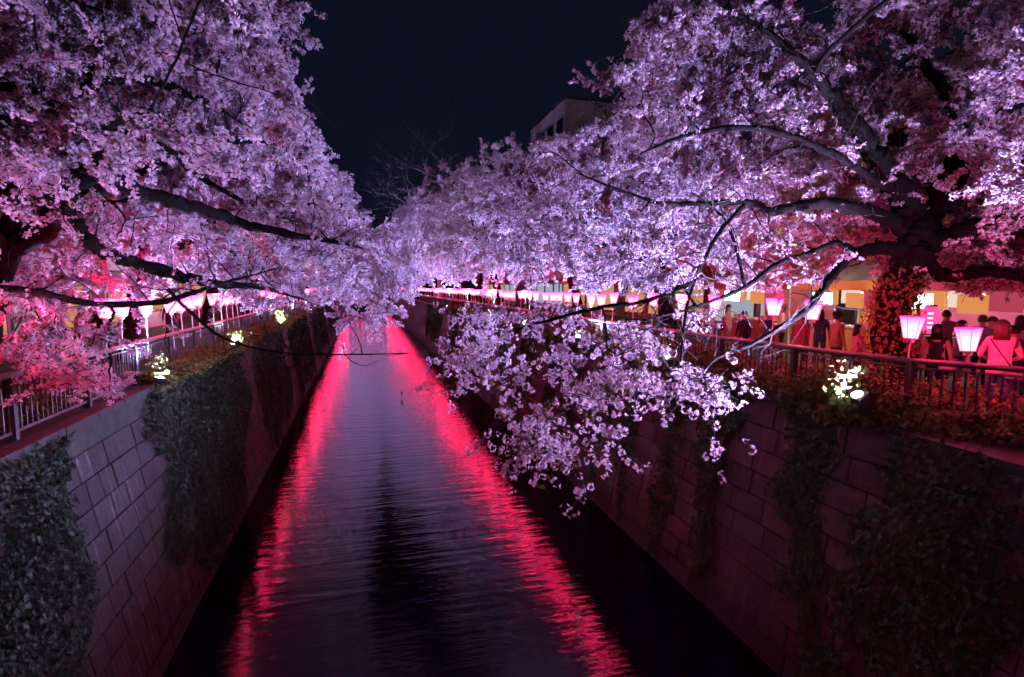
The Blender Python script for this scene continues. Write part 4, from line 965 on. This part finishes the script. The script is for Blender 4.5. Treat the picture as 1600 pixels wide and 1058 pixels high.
# ------------------------------------------------------------------ paper lanterns
M['pink_paper'] = emit('pink_paper_lit', (1.0, .06, .26), 1.6); M['white_ink'] = emit('white_ink_lit', (1.0, .75, .85), 2.2)
def paper_lantern(p, h, w_, label, m, ink=True, hang=.5, stand=False):
    r = empty('paper_lantern', p); tag(r, label, 'lantern'); prof = []
    for k in range(15):
        t = k/14; prof.append((w_*(math.sin(math.pi*(.12 + .76*t))**.6)*(1 + (.02 if k % 2 else -.02)), t*h))
    MB().lathe(prof, 16).build('paper_body', m, r, smooth=False)
    MB().lathe([(w_*.55, h), (w_*.55, h+.03)], 14).build('top_ring', M['housing'], r); MB().lathe([(w_*.55, -.03), (w_*.55, 0)], 14).build('bottom_ring', M['housing'], r)
    if stand:
        MB().tube([(.0, w_+.06, -p[2]), (0, w_+.06, h+.12), (0, 0, h+.12), (0, 0, h+.02)], .014, 6).build('stand_pole', M['housing'], r)
    else: MB().tube([(0, 0, h+.03), (0, 0, h+hang)], .006, 5).build('cord', M['housing'], r)
    if ink:
        d = np.array([-p[0], -p[1], 0]); d /= np.linalg.norm(d); s = np.array([-d[1], d[0], 0]); sg = random.Random(4); mb = MB()
        for k in range(4):
            z = h*(.75 - .17*k)
            for (u0, v0, u1, v1) in ((-.05, .02, .05, .025), (-.045, -.02, .045, -.02), (0, .035, -.005, -.04), (.03, 0, .04, -.035)):
                a = d*(w_*1.03) + s*u0*w_*5 + np.array([0, 0, z + v0*h*.9]); b = d*(w_*1.03) + s*u1*w_*5 + np.array([0, 0, z + v1*h*.9]); mb.tube([a, b], .007, 4)
        mb.build('white_brush_strokes', M['white_ink'], r)
    return r
q = atX(1452, 520, 11.4); paper_lantern((float(q[0]), float(q[1]), 1.22), .56, .19, 'round pink paper lantern with white writing beside the black haired woman', M['pink_paper'], stand=True)
q = at(1500, 275, 10.4); paper_lantern(tuple(map(float, q)), .34, .15, 'plain red paper lantern hanging under the limbs of the forked tree', M['red_paper'], ink=False, hang=.55)

# ------------------------------------------------------------------ street lamps
def street_lamp(x, y, h, label, side):
    r = empty('street_lamp', (x, y, 0)); tag(r, label, 'street lamp', 'street lamps')
    MB().lathe([(.10, 0), (.10, .5), (.05, .55), (.04, h)], 12).build('pole', M['housing'], r, smooth=True)
    MB().tube([(0, 0, h - .05), (side*.25, 0, h + .12), (side*.6, 0, h + .12)], .028, 8).build('arm', M['housing'], r)
    hd = MB().box(side*.75 - .28, side*.75 + .28, -.12, .12, h + .08, h + .17).build('lamp_head', M['housing'], r, bevel=.02)
    MB().box(side*.75 - .24, side*.75 + .24, -.10, .10, h + .06, h + .078).build('diffuser', M['warm_lamp'], hd)
    ld = bpy.data.lights.new('street_lamp_light', 'POINT'); ld.energy = 130; ld.color = (1, .80, .58); ld.shadow_soft_size = .15
    lo = bpy.data.objects.new('street_lamp_light', ld); col.objects.link(lo); lo.parent = r; lo.location = (side*.75, 0, h - .12)
    return r
street_lamp(12.6, yAt(1240, 12.0), 3.3, 'warm street lamp above the right street between the tree limbs', -1)
street_lamp(-9.0, yAt(300, -8.4), 3.3, 'warm street lamp above the left street', 1)
street_lamp(12.6, 34, 3.6, 'distant warm street lamp far along the right street', -1)

# ------------------------------------------------------------------ rope fence behind the planting bed
rf = empty('rope_fence', (10.5, 5, .1)); tag(rf, 'thin wire rope fence behind the shrubs on the right bank', 'fence')
MB().tube([(railX(5 + k) + 1.0 - 10.5, k, .86 + .02*math.sin(k*1.6)) for k in range(0, 32)], .008, 5).build('wire', M['rail_pale'], rf)
for k in range(0, 32, 3): MB().tube([(railX(5 + k) + 1.0 - 10.5, k, -.02), (railX(5 + k) + 1.0 - 10.5, k, .92)], .018, 6).build('stake', M['rail'], rf)

# ------------------------------------------------------------------ people
SKIN = simple('skin', (.58, .38, .30), .55); HAIRC = {'black': simple('hair_black', (.012, .010, .010), .4), 'brown': simple('hair_brown', (.07, .035, .02), .45)}
CL = {k: simple('cloth_' + k, c, .85, noise=.15, nscale=25) for k, c in dict(black=(.015, .015, .017), tan=(.42, .26, .13), cream=(.70, .60, .55), navy=(.03, .04, .09), grey=(.22, .22, .24), white=(.72, .70, .70), red=(.40, .05, .06), denim=(.08, .11, .20), olive=(.12, .12, .06), pink=(.62, .30, .34)).items()}
def person(loc, rz, height, label, top='black', bottom='denim', hair='black', long=False, hat=None, pose='down', bare=False, bag=None, band=False):
    k = height/1.70
    J = {'pel': (0, 0, .95), 'sp': (.01, 0, 1.12), 'ch': (.0, 0, 1.30), 'ne': (-.01, 0, 1.47), 'hb': (.015, 0, 1.55), 'ht': (.01, 0, 1.635)}
    arms = {'down': [(.0, .23, 1.14), (.05, .25, .90), (.07, .25, .82)], 'phone': [(.06, .24, 1.16), (.26, .15, 1.28), (.32, .11, 1.34)], 'front': [(.04, .25, 1.15), (.24, .16, 1.08), (.31, .12, 1.08)]}[pose]
    for s, q in (('l', 1), ('r', -1)):
        J['sh' + s] = (-.01, .155*q, 1.405); a = arms if not (pose == 'phone' and q < 0) else [(.0, .23, 1.14), (.06, .25, .90), (.08, .25, .82)]
        for nm, p in zip(('el', 'wr', 'ha'), a): J[nm + s] = (p[0], p[1]*q, p[2])
        J['hi' + s] = (0, .085*q, .90); J['kn' + s] = (.03 if q > 0 else .0, .10*q, .50); J['an' + s] = (.02 if q > 0 else -.05, .10*q, .085); J['to' + s] = (.15 if q > 0 else .08, .115*q, .04)
    rad = {'pel': .125, 'sp': .112, 'ch': .128, 'ne': .052, 'hb': .078, 'ht': .075}
    for s in 'lr': rad.update({'sh' + s: .062, 'el' + s: .042, 'wr' + s: .029, 'ha' + s: .032, 'hi' + s: .088, 'kn' + s: .058, 'an' + s: .042, 'to' + s: .036})
    E_ = [('pel', 'sp'), ('sp', 'ch'), ('ch', 'ne'), ('ne', 'hb'), ('hb', 'ht')]
    for s in 'lr': E_ += [('ch', 'sh' + s), ('sh' + s, 'el' + s), ('el' + s, 'wr' + s), ('wr' + s, 'ha' + s), ('pel', 'hi' + s), ('hi' + s, 'kn' + s), ('kn' + s, 'an' + s), ('an' + s, 'to' + s)]
    names = list(J); ix = {n: i for i, n in enumerate(names)}
    me = bpy.data.meshes.new('tmp'); me.from_pydata([J[n] for n in names], [(ix[a], ix[b]) for a, b in E_], [])
    to = bpy.data.objects.new('tmp', me); col.objects.link(to); sm = to.modifiers.new('s', 'SKIN'); sm.use_smooth_shade = True; sd = to.modifiers.new('d', 'SUBSURF'); sd.levels = 2; sd.render_levels = 2
    for n in names:
        v = me.skin_vertices[0].data[ix[n]]; r_ = rad[n]; v.radius = (r_*1.25, r_*.95) if n in ('pel', 'sp', 'ch') else (r_, r_); v.use_root = n == 'pel'
    dg = bpy.context.evaluated_depsgraph_get(); dg.update(); body = bpy.data.meshes.new_from_object(to.evaluated_get(dg)); bpy.data.objects.remove(to)
    body.materials.clear()
    for m in (CL[top], CL[bottom], SKIN, CL['black']): body.materials.append(m)
    A = np.array([J[a] for a, b in E_]); B = np.array([J[b] for a, b in E_])
    def zone(c):
        t = np.clip(((c - A)*(B - A)).sum(1)/((B - A)**2).sum(1), 0, 1); d = np.linalg.norm(A + (B - A)*t[:, None] - c, axis=1); a, b = E_[int(d.argmin())]
        if 'hb' in (a, b) or 'ht' in (a, b): return 2
        if b[:2] == 'ha' or (a[:2] == 'wr'): return 2
        if b[:2] == 'to': return 3
        if a[:2] in ('hi', 'kn') or (a == 'pel' and b != 'sp'): return 1
        if c[2] > 1.47: return 2
        if bare and (a[:2] in ('sh', 'el') or (c[2] > 1.33 and abs(c[1]) < .085)): return 2
        return 0
    mi = [zone(np.array(p.center)) for p in body.polygons]; body.polygons.foreach_set('material_index', mi)
    root = empty('person', loc, rz); tag(root, label, 'person', 'visitors on the street'); root.scale = (k, k, k)
    # fingers, nose, ears, eyes join the body mesh
    ex = Tubes(); exm = []
    for s, q in (('l', 1), ('r', -1)):
        w_, h_ = np.array(J['wr' + s]), np.array(J['ha' + s]); d = (h_ - w_)/np.linalg.norm(h_ - w_); sd_ = np.cross(d, [0, 1.0*q, 0]); sd_ = sd_/(np.linalg.norm(sd_) + 1e-6)
        for j, (o_, l_) in enumerate(((-.024, .065), (-.008, .075), (.008, .072), (.023, .055))):
            b0 = h_ + sd_*o_; ex.add([b0, b0 + d*l_*.55, b0 + d*l_*.9 + np.array([0, -.02*q, 0])], [.0095, .009, .007], 6)
        b0 = h_ - d*.01 - sd_*.028; ex.add([b0, b0 + d*.03 - sd_*.022, b0 + d*.055 - sd_*.026], [.011, .010, .008], 6)
    ex.add([(.085, 0, 1.60), (.112, 0, 1.572), (.088, 0, 1.566)], [.008, .014, .008], 6)
    for q in (-1, 1): ex.add([(.0, .082*q, 1.62), (-.008, .092*q, 1.60), (.0, .083*q, 1.565)], [.010, .018, .010], 6)
    bm = bmesh.new(); bm.from_mesh(body); V = np.concatenate(ex.v); F = np.concatenate(ex.f); vs_ = [bm.verts.new(p) for p in V]
    for f in F:
        fc = bm.faces.new([vs_[i] for i in f]); fc.material_index = 2; fc.smooth = True
    for q in (-1, 1):
        mm = bmesh.ops.create_icosphere(bm, subdivisions=1, radius=.010, matrix=Matrix.Translation((.082, .03*q, 1.605)))
        for v in mm['verts']:
            for f in v.link_faces: f.material_index = 3
    bm.to_mesh(body); bm.free(); body.name = 'body'; link('body', body, root)
    # hair
    hv = MB(); n = 16; prof = []
    rows = 9; hd = np.array([-.004, 0, 1.615])
    for a in range(rows):
        ph = math.pi*.5 - a*math.pi*.62/(rows - 1)
        for b in range(n):
            th = 2*math.pi*b/n; r_ = .108; p = np.array([math.cos(ph)*math.cos(th)*r_*1.02, math.cos(ph)*math.sin(th)*r_*.93, math.sin(ph)*r_*1.12])
            front = math.cos(th)
            if p[2] < .035 and front > .35: p[2] = .035 + .01*rnd.random(); p[0] *= .96
            if long and front < .35 and p[2] < -.02: p[2] = -.02 - (a - 5)*.062; p[0] = p[0]*.55 - .065; p[1] *= 1.0 + .04*(a - 5)
            hv.v.append(tuple(hd + p))
    for a in range(rows - 1):
        for b in range(n): hv.f.append((a*n + b, (a+1)*n + b, (a+1)*n + (b+1) % n, a*n + (b+1) % n))
    ho = hv.build('hair', HAIRC[hair], root, smooth=True); so = ho.modifiers.new('t', 'SOLIDIFY'); so.thickness = .012; so.offset = -1
    if hat:
        hm = MB().lathe([(.112, 0), (.118, .03), (.110, .085), (.07, .125), (.01, .138)], 16, (-.006, 0, 1.645))
        ob = hm.build('hat', CL[hat], root, smooth=True)
        if hat in ('cream', 'red'): MB().lathe([(.115, 1.648), (.175, 1.634), (.176, 1.640), (.115, 1.660)], 18, (-.006, 0, 0)).build('hat_brim', CL[hat], root, smooth=True)
    if band: MB().lathe([(.116, 1.672), (.118, 1.690), (.106, 1.702), (.104, 1.672)], 18, (-.006, 0, 0)).build('hair_band', CL['pink'], root, smooth=True)
    # loose hem over the hips
    hm_ = MB().lathe([(.150, .86), (.155, .93), (.140, 1.05), (.135, 1.10)], 14); hm_.v = [(p[0]*.86, p[1]*1.08, p[2]) for p in hm_.v]; hm_.build('jacket_hem', CL[top], root, smooth=True)
    if bag:
        MB().tube([(-.12, .13, 1.43), (-.155, .02, 1.25), (-.16, -.14, 1.0)], .009, 5).build('bag_strap', CL['black'], root)
        MB().box(-.21, -.12, -.28, -.06, .82, 1.0).build('bag', CL[bag], root, bevel=.02)
    if pose == 'phone': MB().box(.36, .368, .07, .15, 1.35, 1.50).build('phone', M['housing'], root, bevel=.004)
    return root
def pp(px, X, ht, label, face=None, z=0.0, **kw):
    y = yAt(px, X); a = face if face is not None else math.atan2(y, X); return person((X, y, z), a, ht, label, **kw)
pp(1470, 10.0, 1.50, 'woman with long black hair in a black sleeveless top, back to the railing', long=True, top='black', bare=True, bottom='black', bag='white')
pp(1572, 9.5, 1.66, 'woman in a pale top with brown hair and a bag strap across her back', top='cream', bottom='denim', hair='brown', long=True, bag='grey', pose='front')
pp(1312, 10.5, 1.57, 'man in a tan jacket with a dark beanie looking sideways', face=-.2, top='tan', bottom='navy', hat='black')
pp(1345, 10.4, 1.35, 'short person in pink standing behind the man in tan', face=-.4, top='pink', bottom='denim', long=True, pose='front')
pp(1482, 13.1, 1.62, 'dark haired man at the counter of the bright stall', top='grey', bottom='black', pose='front')
pp(1540, 12.8, 1.56, 'person in red at the counter of the bright stall', top='red', bottom='black', hair='brown')
pp(1600, 12.6, 1.60, 'person in white at the frame edge beyond the brown haired woman', top='white', bottom='denim', long=True)
pp(1165, 10.2, 1.50, 'person in a black coat leaning at the rope fence', face=3.4, top='black', bottom='black')
pp(1205, 10.4, 1.52, 'person in a navy coat beside the black coated one', face=2.9, top='navy', bottom='black', pose='phone')
pp(1255, 10.2, 1.48, 'person in a red coat between the navy coat and the tan jacket', face=3.6, top='red', bottom='black', long=True, hair='brown')
pp(1110, 12.2, 1.60, 'person in cream walking under the far right lanterns', face=1.6, top='cream', bottom='denim')
pp(1060, 12.0, 1.64, 'person in olive walking far along the right street', face=-1.5, top='olive', bottom='black')
crowd = [(1402, 10.9, 1.56, 'navy', 'person in navy beside the ivy covered trunk'), (1438, 11.2, 1.54, 'cream', 'person in cream between trunk and pink paper lantern'), (1508, 11.6, 1.50, 'olive', 'person in olive between the two near lanterns'),
         (1590, 10.6, 1.52, 'black', 'person in black at the right frame edge'), (1555, 12.0, 1.58, 'grey', 'person in grey behind the brown haired woman'), (1380, 12.0, 1.60, 'white', 'person in white just left of the ivy trunk'),
         (1285, 11.4, 1.58, 'denim', 'person in blue before the orange stall'), (1225, 12.2, 1.62, 'cream', 'person in cream behind the navy coat'), (1140, 11.6, 1.58, 'pink', 'person in pink left of the black coat'), (1085, 11.0, 1.56, 'navy', 'person in navy under the mid right lanterns'), (1010, 11.6, 1.6, 'grey', 'person in grey far along the right street')]
for k, (px, X_, h_, c_, nm) in enumerate(crowd): pp(px, X_, h_, nm, face=[.6, 2.6, -.8, 1.0, 3.0, -1.5][k % 6], top=c_, bottom=['denim', 'black', 'grey'][k % 3], long=k % 2 == 0, hair='brown' if k % 3 == 1 else 'black', pose=['down', 'front', 'phone'][k % 3], bag='black' if k % 4 == 0 else None)
pp(155, -7.4, 1.62, 'person in dark clothes under the left lantern pair', face=-1.2, top='black', bottom='denim', pose='phone')
pp(125, -7.9, 1.58, 'person in red brown standing beside the dark figure on the left street', face=-.6, top='red', bottom='black', long=True)
pp(215, -8.2, 1.66, 'person in navy walking on the left street before the tent stall', face=1.4, top='navy', bottom='grey')
pp(262, -7.6, 1.60, 'person in black beyond the tent stall on the left street', face=-1.4, top='black', bottom='black', hat='black')
pp(40, -6.9, 1.55, 'person in pink near the left edge behind the railing', face=.4, top='pink', bottom='denim', long=True)

# ------------------------------------------------------------------ far bridge, closing trees
br = empty('footbridge', (1.6, 186, 0)); tag(br, 'far bridge closing the canal under the blossom', 'bridge')
MB().box(-6.2, 6.2, -1.6, 1.6, -.35, .25).build('deck', M['concrete'], br)
for b_ in (-1.55, 1.55):
    MB().tube([(-6.2, b_, 1.3), (6.2, b_, 1.3)], .06, 6).build('handrail', M['rail'], br)
    for k in range(13): MB().box(-6.03 + k - .03, -5.97 + k + .03, b_ - .03, b_ + .03, .25, 1.3).build('post', M['rail'], br)
for k in range(7): lantern((-3.2 + 1.6*k, 184.4, 1.7), '%s added lantern from the left on the far bridge' % ordinal(k + 1), 'added lanterns on the far bridge', False, 1.5)  # lantern row added to brighten the water at the canal's end
for k in range(6): far_tree(-7.5 + 3.9*k, 193 + (k % 2)*4, R(-90) + rnd.uniform(-.4, .4), (1.25, 1.2, 1.2), '%s cherry tree from the left behind the far bridge' % ordinal(k + 1), k % 3)
for k in range(2): flood((-1 + 5.5*k, 187.9, .4), (0, .5, 1.0), '%s added floodlight on the far bridge' % ['left', 'right'][k], FLOOD_W*1.6, COOL)  # floodlights added to brighten the trees that close the view
# ------------------------------------------------------------------ bare winter tree above the far blossom
M['bare'] = simple('bare_bark', (.36, .33, .34), .8)
def bare_tree(base, label, seed, H):
    g = np.random.default_rng(seed); b = np.array(base, float); root = empty('bare_tree', b); tag(root, label, 'tree'); tr = Tubes(); br = Tubes()
    tr.add([b, b + (0.1, 0, H*.3), b + (-.3, .1, H*.55)], [.22, .17, .10], 8); tips = []
    def rec(p, d, ln, r_, lv):
        P = [p]; q = p.copy(); dd = d.copy()
        for k in range(5):
            dd = dd + g.normal(size=3)*.18; dd /= np.linalg.norm(dd); q = q + dd*ln/5; P.append(q.copy())
        br.add(P, np.linspace(r_, r_*.35, 6), 4)
        if lv < 3:
            for k in range(4): rec(P[2 + int(g.integers(0, 4))], dd*.6 + g.normal(size=3)*.55 + np.array([-.1, 0, .3]), ln*.62, r_*.5, lv + 1)
    for k in range(6): rec(b + np.array([-.1, 0, H*(.35 + .04*k)]), np.array([math.cos(k*1.1)*.7 - .2, math.sin(k*1.1)*.7, .9]), H*.38, .12, 0)
    tr.build('trunk', M['bare'], root, b); tag(br.build('branches', M['bare'], root, b), kind='stuff')
bare_tree((8.6, 63, 0), 'leafless tree whose pale twigs stand above the far blossom', 5, 18.5)

# ------------------------------------------------------------------ bird in the shallow water
q = at(628, 625, 10); r_ = ray(628, 622); q = CAM + r_*(WZ - CAM[2])/r_[2]
bd = empty('wading_bird', q, -1.2); tag(bd, 'small dark wading bird standing in the canal near the reflections', 'bird')
M['feather'] = simple('feather', (.03, .03, .035), .7)
bt = Tubes(); bt.add([(-.16, 0, .17), (-.10, 0, .21), (0, 0, .26), (.07, 0, .31), (.09, 0, .36), (.075, 0, .41), (.085, 0, .455), (.105, 0, .475), (.13, 0, .475)], [.008, .035, .06, .05, .026, .018, .018, .024, .010], 10)
bt.build('body', M['feather'], bd, np.zeros(3))
MB().tube([(.125, 0, .475), (.20, 0, .462)], [.009, .002], 6).build('beak', M['orange_board'], bd)
for s in (-.025, .025): MB().tube([(.0, s, .22), (-.02, s, .10), (.0, s, -.06)], .007, 5).build('leg', M['housing'], bd)
